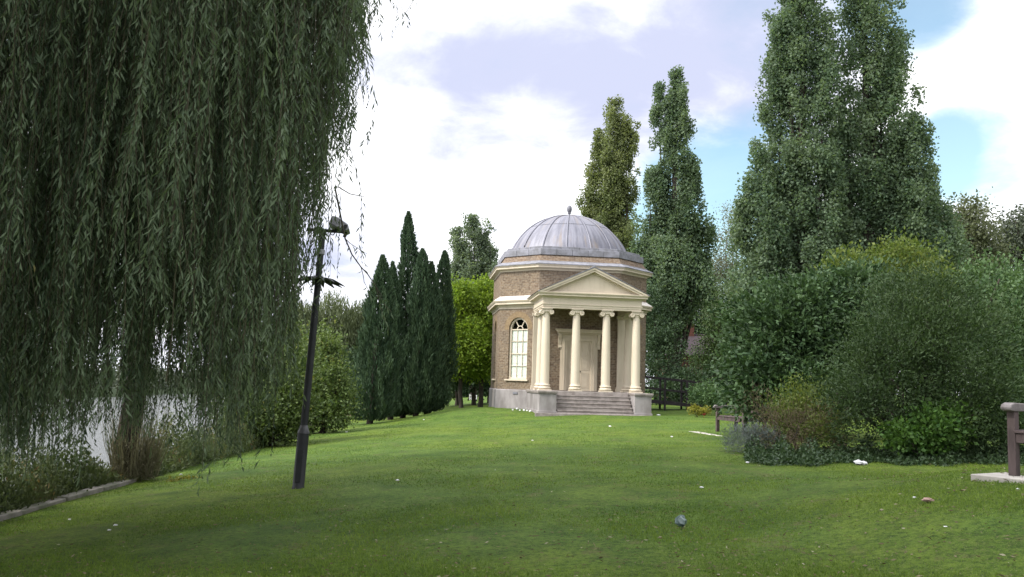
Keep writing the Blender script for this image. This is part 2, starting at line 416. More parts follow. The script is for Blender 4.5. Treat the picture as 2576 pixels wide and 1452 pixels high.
# ------------------------------------------------------------------ terrain
def sstep(x, a, b):
    t = np.clip((np.asarray(x, float) - a) / (b - a), 0, 1); return t * t * (3 - 2 * t)
_gx = np.array([-40, -14, -9.5, -7.1, -6, -4, -2, 0, 2, 4, 7, 10, 20, 60, 2000.])
_gz = np.array([.75, .80, .83, .86, .98, 1.20, 1.37, 1.50, 1.64, 1.74, 1.84, 1.90, 2.0, 2.2, 2.5])
def gz(x, y):
    x = np.asarray(x, float); y = np.asarray(y, float)
    z = (np.interp(x - .35, _gx, _gz) + np.interp(x, _gx, _gz) + np.interp(x + .35, _gx, _gz)) / 3
    z = z + .22 * sstep(x, 2.5, 6) * (1 - sstep(y, 9.5, 15)) * (1 - sstep(x, 30, 60))
    z = z + .21 * (1 - sstep(np.hypot(x - 5.6, y - 8.6), 1.2, 3.6))
    pad = (1 - sstep(np.hypot(x - 2.8, y - 42), 3.5, 8.5)); z = z * (1 - pad) + 1.80 * pad
    z = z + .12 * sstep(y, 48, 62) * (1 - sstep(y, 120, 400))
    return z
def bx(y): return -7.05 - .2 * sstep(y, 12, 17) - 1.0 * sstep(y, 21, 28) - 7 * sstep(y, 42, 62)

def sheet(name, X, Y, Z, mat):
    nr, nc = X.shape; me = bpy.data.meshes.new(name)
    V = np.stack([X, Y, Z], -1).reshape(-1, 3)
    a = (np.arange(nr - 1)[:, None] * nc + np.arange(nc - 1)[None]).ravel()
    F = np.stack([a, a + 1, a + nc + 1, a + nc], -1)
    me.from_pydata(V.tolist(), [], F.tolist()); me.materials.append(mat)
    me.polygons.foreach_set('use_smooth', [True] * len(me.polygons))
    o = bpy.data.objects.new(name, me); COL.objects.link(o); return tag(o, kind='structure')

ys = np.concatenate([np.linspace(-30, 0, 12), np.linspace(1, 70, 140), np.linspace(74, 200, 24), np.array([300, 600, 1200, 2500.])])
ss = np.concatenate([np.linspace(0, 18, 70), np.linspace(18.6, 40, 30), np.array([50, 70, 110, 200, 500, 1200, 2500.])])
YY = np.repeat(ys[:, None], len(ss), 1); XX = bx(YY) + ss[None]
ZZ = gz(XX, YY) + .012 * np.sin(XX * 2.1 + 1.3 * np.sin(YY * .9)) + .012 * np.sin(YY * 1.7 + XX * .6)
sheet('lawn', XX, YY, ZZ, M['grass'])
# earth bank down into the river
bys = ys[(ys > -30.5)]
bX = np.stack([bx(bys) - .004, bx(bys) - .35, bx(bys) - .8], -1); bYs = np.repeat(bys[:, None], 3, 1)
bZ = np.stack([gz(bx(bys), bys) - .05, np.full_like(bys, .35), np.full_like(bys, -.4)], -1)
sheet('river_bank', bX, bYs, bZ, M['earth'])
# river and the far shore
rx = np.array([-2500, -60, -45, -30, -15, -5.]); ry = np.array([-60, 0, 30, 60, 120, 300, 2500.])
sheet('river', *np.meshgrid(rx, ry), np.zeros((len(ry), len(rx))), M['water'])
fy_ = np.concatenate([np.linspace(-60, 260, 60), [600, 2500.]])
fxo = -47 + 2.0 * np.sin(fy_ * .07) + 1.2 * np.sin(fy_ * .19 + 1)
fX = np.stack([fxo + 1.0, fxo, fxo - 6, fxo - 60, fxo - 2400], -1)
fZ = np.repeat(np.array([[-.4, .5, .9, 1.2, 2.0]]), len(fy_), 0)
sheet('far_bank', fX, np.repeat(fy_[:, None], 5, 1), fZ, surf('far_bank_growth', (.03, .042, .02), (.02, .03, .014), 1.5, .95, .1))
# concrete edging along the bank
mb = MB(); yk = 3.0
while yk < 16.6:
    y2 = yk + 1.45
    x0, x1 = float(bx(yk)), float(bx(y2)); jx = random.uniform(-.02, .02)
    z0, z1 = float(gz(x0, yk)), float(gz(x1, y2))
    j = random.uniform(-.01, .012)
    p = [(x0 - .10 + jx, yk + .012, z0 - .3), (x0 + .10 + jx, yk + .012, z0 - .3), (x1 + .10 + jx, y2 - .012, z1 - .3), (x1 - .10 + jx, y2 - .012, z1 - .3)]
    q = [(a, b, c + .36 + j) for a, b, c in p]
    i = len(mb.v); mb.v += p + q
    for f in ((4, 5, 6, 7), (0, 1, 5, 4), (1, 2, 6, 5), (2, 3, 7, 6), (3, 0, 4, 7)): mb.f.append(tuple(i + k for k in f)); mb.uv.append(None)
    yk = y2
tag(mb.build('kerb', M['kerb'], bevel=.015), kind='structure')

# ------------------------------------------------------------------ the temple
TX, TY, TROT, TZ = 2.77, 44.0, .104, 1.80
a_, b_ = 1.9, 3.53; FY = -b_ - 2.82; CX = 1.95
T = thing('temple', 'small octagonal brown brick temple with lead dome and cream columned portico on the lawn', 'temple', (TX, TY, TZ), TROT)
OCT = [(-a_, -b_), (a_, -b_), (b_, -a_), (b_, a_), (a_, b_), (-a_, b_), (-b_, a_), (-b_, -a_)]
def off(poly, d):
    out = []; n = len(poly)
    for i in range(n):
        def nr(p, q):
            v = (Vector(q) - Vector(p)).normalized(); return Vector((v.y, -v.x))
        n1 = nr(poly[i - 1], poly[i]); n2 = nr(poly[i], poly[(i + 1) % n]); m_ = n1 + n2; m_ = m_ / m_.dot(n1)
        out.append((poly[i][0] + m_.x * d, poly[i][1] + m_.y * d))
    return out
ZP, ZW, ZD = .88, 4.60, 6.36
mb = MB(); mb.vprism(off(OCT, .075), -.5, ZP, False, True); mb.build('plinth', M['stone'], T, bevel=.05)
mb = MB(); mb.box(-.13, .13, -.012, .012, -.05, .05)
vent = mb.build('air_vent', M['leadedge'], T)
_s = math.sqrt(.5); dmid = (-(a_ + b_) / 2, -(a_ + b_) / 2)
vent.location = (dmid[0] - .095 * _s, dmid[1] - .095 * _s, ZP - .17); vent.rotation_euler = (0, 0, R(-45))

WW, ZS, ZSP = 1.12, 1.34, 3.64
wall = MB(); wins = []
def panel(mb, A, B, z0, z1, win):
    A = Vector(A); B = Vector(B); d = (B - A); ln = d.length; d.normalize(); nin = Vector((-d.y, d.x))
    def P(u, z, dep=0): q = A + d * u + nin * dep; return (q.x, q.y, z)
    def quad(pts): mb.face([P(u, z) for u, z in pts], list(pts))
    if not win:
        quad([(0, z0), (ln, z0), (ln, z1), (0, z1)]); return None
    c = ln / 2; r_ = WW / 2
    quad([(0, z0), (c - r_, z0), (c - r_, z1), (0, z1)]); quad([(c + r_, z0), (ln, z0), (ln, z1), (c + r_, z1)])
    quad([(c - r_, z0), (c + r_, z0), (c + r_, ZS), (c - r_, ZS)])
    n = 18; arc = [(c - r_ * math.cos(math.pi * k / n), ZSP + r_ * math.sin(math.pi * k / n)) for k in range(n + 1)]
    for k in range(n):
        quad([arc[k], arc[k + 1], (arc[k + 1][0], z1), (arc[k][0], z1)])
    out = [(c - r_, ZS)] + arc + [(c + r_, ZS)]
    for k in range(len(out) - 1):
        p, q = out[k], out[k + 1]; mb.face([P(*p), P(*q), P(*q, .24), P(*p, .24)], [(p[0], p[1]), (q[0], q[1]), (q[0] + .24, q[1]), (p[0] + .24, p[1])])
    mid = A + d * c
    return mid, math.atan2(d.y, d.x)
for i in range(8):
    A, B = OCT[i], OCT[(i + 1) % 8]
    isw = i in (1, 2, 3, 5, 6, 7)
    r_ = panel(wall, A, B, ZP, ZW, isw)
    if r_: wins.append(r_)
wall.build('wall', M['brick'], T)
mb = MB()
for i in range(8): panel(mb, OCT[i], OCT[(i + 1) % 8], ZW + .3, ZD + .02, False)
mb.build('upper_wall', M['brick'], T)

def arch_band(mb, r0, r1, y0, y1, zc, n=20, cx=0.0):
    ring = []
    for k in range(n + 1):
        t = math.pi * k / n; c_, s_ = math.cos(t), math.sin(t)
        ring.append([(cx - r0 * c_, y0, zc + r0 * s_), (cx - r1 * c_, y0, zc + r1 * s_), (cx - r1 * c_, y1, zc + r1 * s_), (cx - r0 * c_, y1, zc + r0 * s_)])
    i0 = mb.grid(ring, closed_u=True)
    mb.f.append((i0, i0 + 1, i0 + 2, i0 + 3)); mb.uv.append(None)
    e = i0 + n * 4; mb.f.append((e + 3, e + 2, e + 1, e)); mb.uv.append(None)
for mid, ang in wins:
    # local frame of one window: x along the wall, y inwards, z up
    wo = MB(); r_ = WW / 2
    arch_band(wo, r_ + .001, r_ + .27, -.006, .05, ZSP)
    ao = wo.build('window_arch', M['rubbed'], T); ao.location = (mid.x, mid.y, 0); ao.rotation_euler = (0, 0, ang)
    fr = MB(); t_ = .085
    fr.box(-r_ + .001, -r_ + t_, .09, .2, ZS, ZSP); fr.box(r_ - t_, r_ - .001, .09, .2, ZS, ZSP)
    arch_band(fr, r_ - t_, r_ - .001, .09, .2, ZSP)
    wf = fr.build('window', M['cream'], T); wf.location = (mid.x, mid.y, 0); wf.rotation_euler = (0, 0, ang)
    sl = MB(); sl.box(-r_ - .12, r_ + .12, -.09, .2, ZS - .07, ZS); sl.box(-r_ + t_, r_ - t_, .10, .2, ZS, ZS + .09)
    sl.build('sill', M['cream'], wf, bevel=.008)
    br = MB(); b2 = .013
    for xx in (-.155, .155): br.box(xx - b2, xx + b2, .135, .165, ZS + .09, ZSP + .02)
    for zz, h in ((1.96, b2), (2.52, .026), (3.1, b2), (ZSP, .026)): br.box(-r_ + t_, r_ - t_, .125, .168, zz - h, zz + h)
    arch_band(br, .15, .19, .13, .166, ZSP)
    for t in (58, 122):
        c_, s_ = math.cos(R(t)), math.sin(R(t)); q = Vector((-s_, 0, c_)) * .018
        p0, p1 = Vector((.19 * c_, 0, ZSP + .19 * s_)), Vector((.49 * c_, 0, ZSP + .49 * s_))
        br.prism([((p0 + q).x, (p0 + q).z), ((p0 - q).x, (p0 - q).z), ((p1 - q).x, (p1 - q).z), ((p1 + q).x, (p1 + q).z)], .13, .166)
    br.build('glazing_bars', M['cream'], wf)
    gl = MB(); n = 18
    gl.face([(-r_ + t_, .15, ZS + .05), (r_ - t_, .15, ZS + .05)] + [((r_ - t_ + .01) * math.cos(math.pi * k / n), .15, ZSP + (r_ - t_ + .01) * math.sin(math.pi * k / n)) for k in range(n + 1)])
    gl.build('pane', M['glass'], wf)
    sh_ = MB(); sh_.box(-r_ + .03, r_ - .03, .178, .23, ZS + .02, ZSP - .02)
    for k in range(4):
        x0 = -r_ + .09 + k * .245
        for z0, z1 in ((1.52, 1.98), (2.08, 2.5), (2.62, 3.06), (3.14, 3.54)):
            sh_.box(x0, x0 + .2, .170, .179, z0, z1)
    sh_.build('shutter', M['blind'], wf, bevel=.004)

# mouldings round the octagon
mb = MB(); mb.sweep(OCT, [(-.05, ZW - .0), (.03, ZW), (.03, ZW + .08), (.06, ZW + .10), (.09, ZW + .17), (.24, ZW + .20), (.24, ZW + .29), (.27, ZW + .30), (.31, ZW + .37), (.31, ZW + .395), (-.05, ZW + .395)])
mb.build('lower_cornice', M['cream'], T)
mb = MB(); mb.sweep(OCT, [(.002, ZW + .398), (.27, ZW + .398), (.24, ZW + .44), (.01, ZW + .60), (.002, ZW + .60)]); mb.build('flashing', M['flash'], T)
mb = MB(); mb.sweep(OCT, [(-.05, ZD), (.02, ZD), (.03, ZD + .05), (.10, ZD + .09), (.22, ZD + .11), (.22, ZD + .19), (.25, ZD + .20), (.28, ZD + .25), (-.05, ZD + .25)])
mb.build('upper_cornice', M['cream'], T)
mb = MB(); mb.sweep(OCT, [(-.1, ZD + .253), (.30, ZD + .253), (.30, ZD + .285), (.05, ZD + .40), (.03, ZD + .44), (-.1, ZD + .44)]); mb.build('lead_capping', M['coping'], T)
mb = MB(); z0, z1 = ZD + .40, ZD + .74
o0, o1 = off(OCT, .0), off(OCT, -.21)
for i in range(8):
    j = (i + 1) % 8; ln = (Vector(OCT[j]) - Vector(OCT[i])).length
    mb.face([(*o0[i], z0), (*o0[j], z0), (*o1[j], z1), (*o1[i], z1)], [(0, 0), (ln, 0), (ln - .1, .4), (.1, .4)])
mb.build('parapet', M['parbrick'], T)
def course(name, o_out, o_in, z0, z1, step_):
    mb = MB(); pl = off(OCT, o_out); pi_ = off(OCT, o_in)
    for i in range(8):
        j = (i + 1) % 8; A, B = Vector(pl[i]), Vector(pl[j]); A2, B2 = Vector(pi_[i]), Vector(pi_[j]); ln = (B - A).length
        n = max(2, round(ln / step_)); g_ = .006 / ln
        for k in range(n):
            t0, t1 = k / n + (g_ if k else 0), (k + 1) / n - (g_ if k < n - 1 else 0); jz = random.uniform(-.004, .004)
            p = [A.lerp(B, t0), A.lerp(B, t1), A2.lerp(B2, t1), A2.lerp(B2, t0)]
            i0 = len(mb.v); mb.v += [(q.x, q.y, z0) for q in p] + [(q.x, q.y, z1 + jz) for q in p]
            for f in ((4, 5, 6, 7), (0, 1, 5, 4), (1, 2, 6, 5), (2, 3, 7, 6), (3, 0, 4, 7), (3, 2, 1, 0)): mb.f.append(tuple(i0 + m for m in f)); mb.uv.append(None)
    return mb.build(name, M['coping'], T, bevel=.012)
course('coping', -.15, -.6, ZD + .742, ZD + 1.03, .75)
course('coping', -.31, -.7, ZD + 1.034, ZD + 1.17, .8)
# dome
RD, HD, ZDM = 3.0, 2.12, ZD + 1.10
RS = (RD * RD + HD * HD) / (2 * HD); t_max = math.asin(RD / RS)
def dome_pt(t, az, extra=0.0):
    r_ = (RS + extra) * math.sin(t); return (r_ * math.cos(az), r_ * math.sin(az), ZDM + HD - RS + (RS + extra) * math.cos(t))
mb = MB(); mb.grid([[dome_pt(t_max * (1 - i / 24) + .0001, 2 * math.pi * k / 96) for k in range(96)] for i in range(25)], closed_u=True)
dome = mb.build('dome', M['lead'], T, smooth=40)
mb = MB()
for k in range(16):
    az = -math.pi / 2 + R(11.25) + k * R(22.5)
    mb.tube([dome_pt(t_max * (1 - i / 20) + .03, az, .012) for i in range(21)], .04, 8)
mb.build('rib', M['lead'], dome, smooth=60)
mb = MB()
mb.tube([dome_pt(t_max * .56, 2 * math.pi * k / 72, .004) for k in range(73)], .013, 5)
mb.build('seam', M['leadedge'], dome)
mb = MB(); zt = ZDM + HD
mb.lathe([(.16, zt - .03), (.15, zt + .02), (.07, zt + .05), (.055, zt + .13), (.09, zt + .16), (.09, zt + .19), (.07, zt + .2), (.115, zt + .27), (.13, zt + .36), (.125, zt + .45), (.09, zt + .53), (.04, zt + .57), (.0, zt + .58)], 14)
mb.build('finial', M['leadedge'], T, smooth=50)

# portico
mb = MB(); mb.box(-1.585, 1.585, FY - .30, -b_ - .08, -.5, .895); mb.build('floor', M['step'], T)
PF = FY - 1.25
for sx in (-1, 1):
    mb = MB(); x0, x1 = sorted((sx * 1.62, sx * 2.33)); mb.box(x0, x1, PF, -b_ - .085, -.5, .785)
    x0, x1 = sorted((sx * 1.60, sx * 2.37)); mb.box(x0, x1, PF - .04, -b_ - .086, -.5, .09)
    pd = mb.build('pedestal', M['stone'], T, bevel=.012)
    mb = MB(); x0, x1 = sorted((sx * 1.59, sx * 2.40)); mb.box(x0, x1, PF - .06, -b_ - .087, .83, .908); mb.box(x0 + .02, x1 - .02, PF - .04, -b_ - .088, .785, .83)
    mb.build('cap_slab', M['step'], pd, bevel=.012)
for k in range(6):
    zt_ = .895 - k * .15; yb = FY - .30 - (k + 1) * .165 + .165
    mb = MB(); y0 = FY - .30 - k * .165 - .165 if k else FY - .32
    if k == 0:
        mb.box(-1.583, 1.583, FY - .36, FY - .301, zt_ - .15, zt_)
    else:
        mb.box(-1.583 , 1.583, FY - .36 - k * .168, FY - .36 - (k - 1) * .168 + .03, zt_ - .15, zt_ - .045); mb.box(-1.584, 1.584, FY - .36 - k * .168 - .022, FY - .36 - (k - 1) * .168 + .03, zt_ - .045, zt_)
    mb.build('step', M['step'], T, bevel=.01)
mb = MB(); mb.box(-1.62, 1.62, PF - .06, PF + .15, -.5, .03); mb.box(-2.5, 2.5, PF - .18, PF - .06, -.5, .012); mb.build('footing', M['step'], T, bevel=.01)

ZC = 4.37; Z0 = .908
col_base = MB(); col_base.box(-.262, .262, -.262, .262, Z0, Z0 + .055)
col_base.lathe([(.235, Z0 + .055), (.262, Z0 + .075), (.272, Z0 + .105), (.262, Z0 + .135), (.228, Z0 + .15), (.215, Z0 + .165), (.222, Z0 + .19), (.238, Z0 + .20), (.247, Z0 + .222), (.238, Z0 + .245), (.212, Z0 + .255)], 32)
col_shaft = MB(); zs0, zs1 = Z0 + .255, ZC - .24
prof = [(.205, zs0), (.196, zs0 + .03), (.193, zs0 + .08)]
for i in range(1, 13):
    t = i / 12; prof.append((.193 - .040 * (t ** 1.9), zs0 + .08 + (zs1 - zs0 - .10) * t))
prof += [(.168, zs1 - .01), (.168, zs1 + .015), (.155, zs1 + .02)]
col_shaft.lathe(prof, 32)
cap = MB(); cap.lathe([(.15, zs1 + .01), (.15, zs1 + .03), (.19, zs1 + .07), (.205, zs1 + .10), (.17, zs1 + .13)], 24)
cap.box(-.20, .20, -.185, .185, ZC - .135, ZC - .06); cap.box(-.235, .235, -.215, .215, ZC - .06, ZC - .028); cap.box(-.255, .255, -.235, .235, ZC - .028, ZC - .001)
for sx in (-1, 1):
    cxv, czv = sx * .205, ZC - .175
    def rot_lathe(prof, n=20):
        mt = Matrix.Translation((cxv, 0, czv)) @ Matrix.Rotation(R(90), 4, 'X'); cap.lathe(prof, n, mtx=mt)
    rot_lathe([(.001, -.20), (.028, -.20), (.03, -.185), (.05, -.185), (.055, -.198), (.088, -.198), (.10, -.185), (.106, -.165), (.09, -.10), (.078, 0), (.09, .10), (.106, .165), (.10, .185), (.088, .198), (.055, .198), (.05, .185), (.03, .185), (.028, .20), (.001, .20)])
protos = None
cols = [(-CX, FY), (-CX / 3, FY), (CX / 3, FY), (CX, FY), (-CX, FY + 1.38), (CX, FY + 1.38)]
for x, y in cols:
    if protos is None:
        sh0 = col_shaft.build('column', M['cream'], T, smooth=35); bs0 = col_base.build('base', M['cream'], sh0, smooth=35); cp0 = cap.build('capital', M['cream'], sh0, smooth=35, bevel=.004)
        sh0.location = (x, y, 0); protos = (sh0, bs0, cp0)
    else:
        c = protos[0].copy(); COL.objects.link(c); c.location = (x, y, 0); c.parent = T
        for p in protos[1:]: q = p.copy(); COL.objects.link(q); q.parent = c
for sx in (-1, 1):
    mb = MB(); x = sx * CX
    mb.box(x - .19, x + .19, -b_ - .14, -b_ - .001, Z0 + .2, ZC - .14); mb.box(x - .24, x + .24, -b_ - .19, -b_ - .001, Z0, Z0 + .12); mb.box(x - .22, x + .22, -b_ - .17, -b_ - .001, Z0 + .12, Z0 + .2)
    mb.box(x - .23, x + .23, -b_ - .18, -b_ - .001, ZC - .14, ZC - .002); mb.build('pilaster', M['cream'], T, bevel=.006)
# entablature and ceiling
path = [(-CX, -b_ + .02), (-CX, FY), (CX, FY), (CX, -b_ + .02)]
HW = .185
mb = MB()
mb.sweep(path, [(-HW, ZC), (HW - .02, ZC), (HW - .02, ZC + .07), (HW, ZC + .075), (HW, ZC + .15), (HW + .03, ZC + .16), (HW + .03, ZC + .195), (HW - .005, ZC + .20),
                (HW - .005, ZC + .44), (HW + .03, ZC + .46), (HW + .06, ZC + .50), (HW + .20, ZC + .52), (HW + .20, ZC + .585), (HW + .225, ZC + .59), (HW + .26, ZC + .64), (HW + .26, ZC + .662), (-HW, ZC + .662)], closed=False)
mb.build('entablature', M['cream'], T)
mb = MB(); mb.box(-CX + HW - .02, CX - HW + .02, FY + HW - .02, -b_ + .01, ZC + .24, ZC + .3); mb.build('ceiling', M['cream'], T)
# pediment
ZE = ZC + .664; XH = CX + HW + .26; YO = FY - HW - .26; AP = 1.10
def chev(mb, x_h, ap, th, y0, y1, zb=ZE):
    """raking band: both slopes of a gable of half width x_h and rise ap, th thick"""
    sl = ap / x_h; dz_ = th * math.sqrt(1 + sl * sl)
    xi = x_h - dz_ / sl
    mb.prism([(-x_h, zb), (-xi, zb), (0, zb + ap - dz_), (0, zb + ap)], y0, y1)
    mb.prism([(x_h, zb), (0, zb + ap), (0, zb + ap - dz_), (xi, zb)], y0, y1)
pedo = MB()
chev(pedo, XH, AP, .075, YO - .003, -b_ - .05)
chev(pedo, XH - .16, AP - .076, .09, YO + .04, -b_ - .06)
chev(pedo, XH - .36, AP - .17, .05, YO + .20, -b_ - .07)
pedo.prism([(-XH + .42, ZE), (XH - .42, ZE), (0, ZE + AP - .2)], YO + .27, YO + .4)
pedo.box(-XH + .3, XH - .3, YO + .17, YO + .269, ZE, ZE + .06)
pedo.build('pediment', M['cream'], T)
mb = MB(); xo, ao_ = XH + .05, AP + .055
sl = ao_ / xo
mb.prism([(-xo, ZE + .0), (-xo + .12, ZE + .0), (-XH + .08, ZE + .055), (0, ZE + AP + .004), (0, ZE + ao_)], YO - .03, -b_ + .35)
mb.prism([(xo, ZE + .0), (0, ZE + ao_), (0, ZE + AP + .004), (XH - .08, ZE + .055), (xo - .12, ZE + .0)], YO - .03, -b_ + .35)
mb.tube([(0, YO - .04, ZE + ao_ - .01), (0, -b_ - .02, ZE + ao_ - .01)], .05, 8)
mb.build('roof', M['leadedge'], T)
# door case
yw = -b_
dc = MB()
dc.box(-.80, -.56, yw - .10, yw - .002, Z0, 3.15); dc.box(.56, .80, yw - .10, yw - .002, Z0, 3.15); dc.box(-.80, .80, yw - .101, yw - .002, 3.15, 3.28)
dc.box(-.86, -.80, yw - .06, yw - .002, Z0, 2.9); dc.box(.80, .86, yw - .06, yw - .002, Z0, 2.9)
dc.box(-.72, -.66, yw - .125, yw - .10, Z0, 3.2); dc.box(.66, .72, yw - .125, yw - .10, Z0, 3.2)
dc.box(-.88, .88, yw - .07, yw - .002, 3.28, 3.46)
dcase = dc.build('door_surround', M['cream'], T, bevel=.006)
hd = MB()
hd.box(-1.0, 1.0, yw - .20, yw - .002, 3.46, 3.52); hd.prism([(-1.02, 3.52), (1.02, 3.52), (1.10, 3.64), (-1.10, 3.64)], yw - .34, yw - .002); hd.box(-1.12, 1.12, yw - .37, yw - .002, 3.64, 3.68)
hd.build('door_hood', M['cream'], dcase, bevel=.005)
for sx in (-1, 1):
    cs_ = MB(); x0, x1 = sorted((sx * .82, sx * .96))
    pr = [(yw - .002, 2.80), (yw - .08, 2.80), (yw - .10, 2.86), (yw - .07, 2.95), (yw - .11, 3.2), (yw - .19, 3.36), (yw - .19, 3.455), (yw - .002, 3.455)]
    i = len(cs_.v); cs_.v += [(x0, y, z) for y, z in pr] + [(x1, y, z) for y, z in pr]; n = len(pr)
    cs_.f += [tuple(i + k for k in range(n)), tuple(i + n + k for k in reversed(range(n)))] + [(i + k, i + n + k, i + n + (k + 1) % n, i + (k + 1) % n) for k in range(n)]; cs_.uv += [None] * (n + 2)
    cs_.build('console', M['cream'], dcase)
for sx in (-1, 1):
    dl = MB(); x0, x1 = sorted((sx * .004, sx * .56))
    dl.box(x0, x1, yw - .035, yw - .003, Z0, 3.15)
    for z0, z1 in ((1.02, 1.72), (1.84, 2.36), (2.46, 3.03)):
        xa, xb = x0 + .09, x1 - .09
        dl.box(xa, xb, yw - .043, yw - .034, z0, z0 + .03); dl.box(xa, xb, yw - .043, yw - .034, z1 - .03, z1); dl.box(xa, xa + .03, yw - .043, yw - .034, z0 + .03, z1 - .03); dl.box(xb - .03, xb, yw - .043, yw - .034, z0 + .03, z1 - .03)
        dl.box(xa + .06, xb - .06, yw - .047, yw - .034, z0 + .07, z1 - .07)
    door = dl.build('door', M['cream'], T, bevel=.004)
    if sx == 1:
        kn = MB(); kn.lathe([(.001, 0), (.034, .0), (.034, .012), (.016, .02), (.016, .05), (.034, .062), (.036, .085), (.02, .1), (.001, .103)], 12, mtx=Matrix.Translation((.05, yw - .034, 1.78)) @ Matrix.Rotation(R(90), 4, 'X')); kn.build('handle', M['black'], door, smooth=50)

# ------------------------------------------------------------------ lamp post
LB = at(750, 1225, 14.0); LB.z = float(gz(LB.x, LB.y)) - .03
LT = at(812, 582, 14.15)
axis = (LT - LB); LH = axis.length
lamp = thing('lamp_post', 'leaning black lamp post with ring of spikes and floodlight beside the willow', 'lamp post', LB)
lamp.rotation_mode = 'QUATERNION'; lamp.rotation_quaternion = Vector((0, 0, 1)).rotation_difference(axis)
k_ = LH / 4.05
mb = MB(); mb.lathe([(.098, -.15), (.096, .05), (.09, .06), (.088, .86 * k_)], 24)
slv = mb.build('base_sleeve', M['black'], lamp, smooth=40)
mb = MB(); mb.box(-.045, .045, -.094, -.084, .12, .62); mb.build('access_door', M['black'], slv, bevel=.004)
mb = MB(); mb.lathe([(.092, .86 * k_), (.092, .88 * k_), (.06, .97 * k_), (.058, .985 * k_)], 20); mb.build('collar', M['black2'], lamp, smooth=30)
mb = MB(); mb.lathe([(.058, .98 * k_), (.056, LH * .7), (.05, LH * .72), (.05, LH)], 20); mb.build('pole', M['black'], lamp, smooth=40)
zr = LH * .815
sp = MB(); sp.lathe([(.05, zr - .06), (.075, zr - .05), (.075, zr + .02), (.05, zr + .03)], 16)
for k in range(14):
    az = 2 * math.pi * k / 14 + .2; mt = Matrix.Rotation(az, 4, 'Z')
    pts = [(.06, -.05, zr), (.06, .05, zr), (.26, .045, zr - .02), (.43, 0, zr - .10), (.26, -.045, zr - .02)]
    lo_p = [(x, y, z - .012) for x, y, z in pts]; i = len(sp.v)
    sp.v += [tuple(mt @ Vector(p)) for p in pts + lo_p]
    sp.f += [(i, i + 4, i + 3, i + 2, i + 1), (i + 5, i + 6, i + 7, i + 8, i + 9)] + [(i + j, i + (j + 1) % 5, i + 5 + (j + 1) % 5, i + 5 + j) for j in range(5)]; sp.uv += [None] * 7
sp.build('spike_ring', M['black'], lamp)
mb = MB(); mb.lathe([(.05, LH * .905), (.066, LH * .907), (.066, LH * .925), (.05, LH * .927)], 16); mb.tube([(-.06, -.03, LH * .92), (-.10, -.04, LH * .9), (-.10, -.04, LH * .87), (-.05, -.02, LH * .86)], .008, 6)
mb.build('cable_clamp', M['metal'], lamp)
mb = MB(); mb.box(-.26, .40, -.03, .03, LH - .01, LH + .035); mb.tube([(.13, -.03, LH - .005), (.14, -.035, LH - .05), (.18, -.035, LH - .06), (.21, -.03, LH - .005)], .01, 6); mb.build('cross_arm', M['black'], lamp, bevel=.004)
fl = MB(); mt = Matrix.Translation((.27, .02, LH + .11)) @ Matrix.Rotation(R(20), 4, 'Y') @ Matrix.Rotation(R(-10), 4, 'X') @ Matrix.Diagonal((.86, .8, .72, 1))
fl.prism([(-.19, -.10), (.17, -.10), (.21, -.03), (.15, .06), (-.10, .12), (-.19, .10)], -.15, .13, mtx=mt)
fo = fl.build('floodlight', M['metal'], lamp, bevel=.01)
mb = MB(); mb.box(-.16, .15, -.13, .11, -.112, -.101, mtx=mt); mb.build('lens', M['lens'], fo)
mb = MB(); mb.box(.10, .16, -.17, -.152, -.16, .02, mtx=mt); mb.box(.10, .16, .132, .15, -.16, .02, mtx=mt); mb.box(.2, .32, -.03, .05, LH + .035, LH + .06); mb.build('bracket', M['black'], fo)

# ------------------------------------------------------------------ benches
def bench(label, P, rz, group=None):
    t = thing('wooden_bench', label, 'bench', P, rz, group)
    # local: bench faces -x, long axis runs along -y from the end frame at y = 0
    LEN = 1.6
    for y in (0, -LEN):
        mb = MB(); mb.box(-.045, .045, y - .04, y + .04, 0, .66); mb.build('leg', M['wood'], t, bevel=.006)
        mb = MB(); mb.prism([(.50, 0), (.58, 0), (.66, .92), (.59, .94), (.53, .45)], y - .04, y + .04); mb.build('leg', M['wood'], t, bevel=.006)
        mb = MB(); mb.prism([(-.13, .67), (-.14, .70), (-.12, .73), (-.06, .75), (.1, .745), (.58, .74), (.58, .66), (-.06, .66)], y - .055, y + .055); mb.build('arm', M['woodtop'], t, bevel=.01)
        mb = MB(); mb.box(.045, .52, y - .025, y + .025, .36, .47); mb.build('seat_rail', M['wood'], t, bevel=.005)
    mb = MB()
    for k in range(5): mb.box(-.05 + k * .115, .05 + k * .115, -LEN + .02, -.03, .44 + (0 if k else 0), .465)
    mb.box(-.03, .01, -LEN + .04, -.04, .34, .435)
    mb.build('seat', M['wood'], t, bevel=.004)
    mb = MB()
    for z in (.56, .68, .80): mb.box(.56 + (z - .5) * .12, .585 + (z - .5) * .12, -LEN + .04, -.04, z, z + .075)
    mb.box(.585, .65, -LEN - .03, .03, .90, .965); mb.build('backrest', M['wood'], t, bevel=.005)
    return t
def gpt(px, Y, dz_=0.0):
    d = ray(px, 1000); x = d.x / d.y * Y; return Vector((x, Y, float(gz(x, Y)) + dz_))
def slab(label, c, sx, sy, rz, h):
    mb = MB(); mb.box(-sx / 2, sx / 2, -sy / 2, sy / 2, -.2, h); o = mb.build('concrete_plinth', M['conc'], bevel=.01)
    o.location = c; o.rotation_euler = (0, 0, rz); return tag(o, label, 'plinth')
bp = at(2552, 1197, 9.3); rb = R(33)
bz = bp.z
bench('weathered wooden bench with scrolled arm at the right edge in front of shrubs', (bp.x, bp.y, bz), rb)
ctr = Vector((bp.x, bp.y, 0)) + Matrix.Rotation(rb, 3, 'Z') @ Vector((.17, -.72, 0))
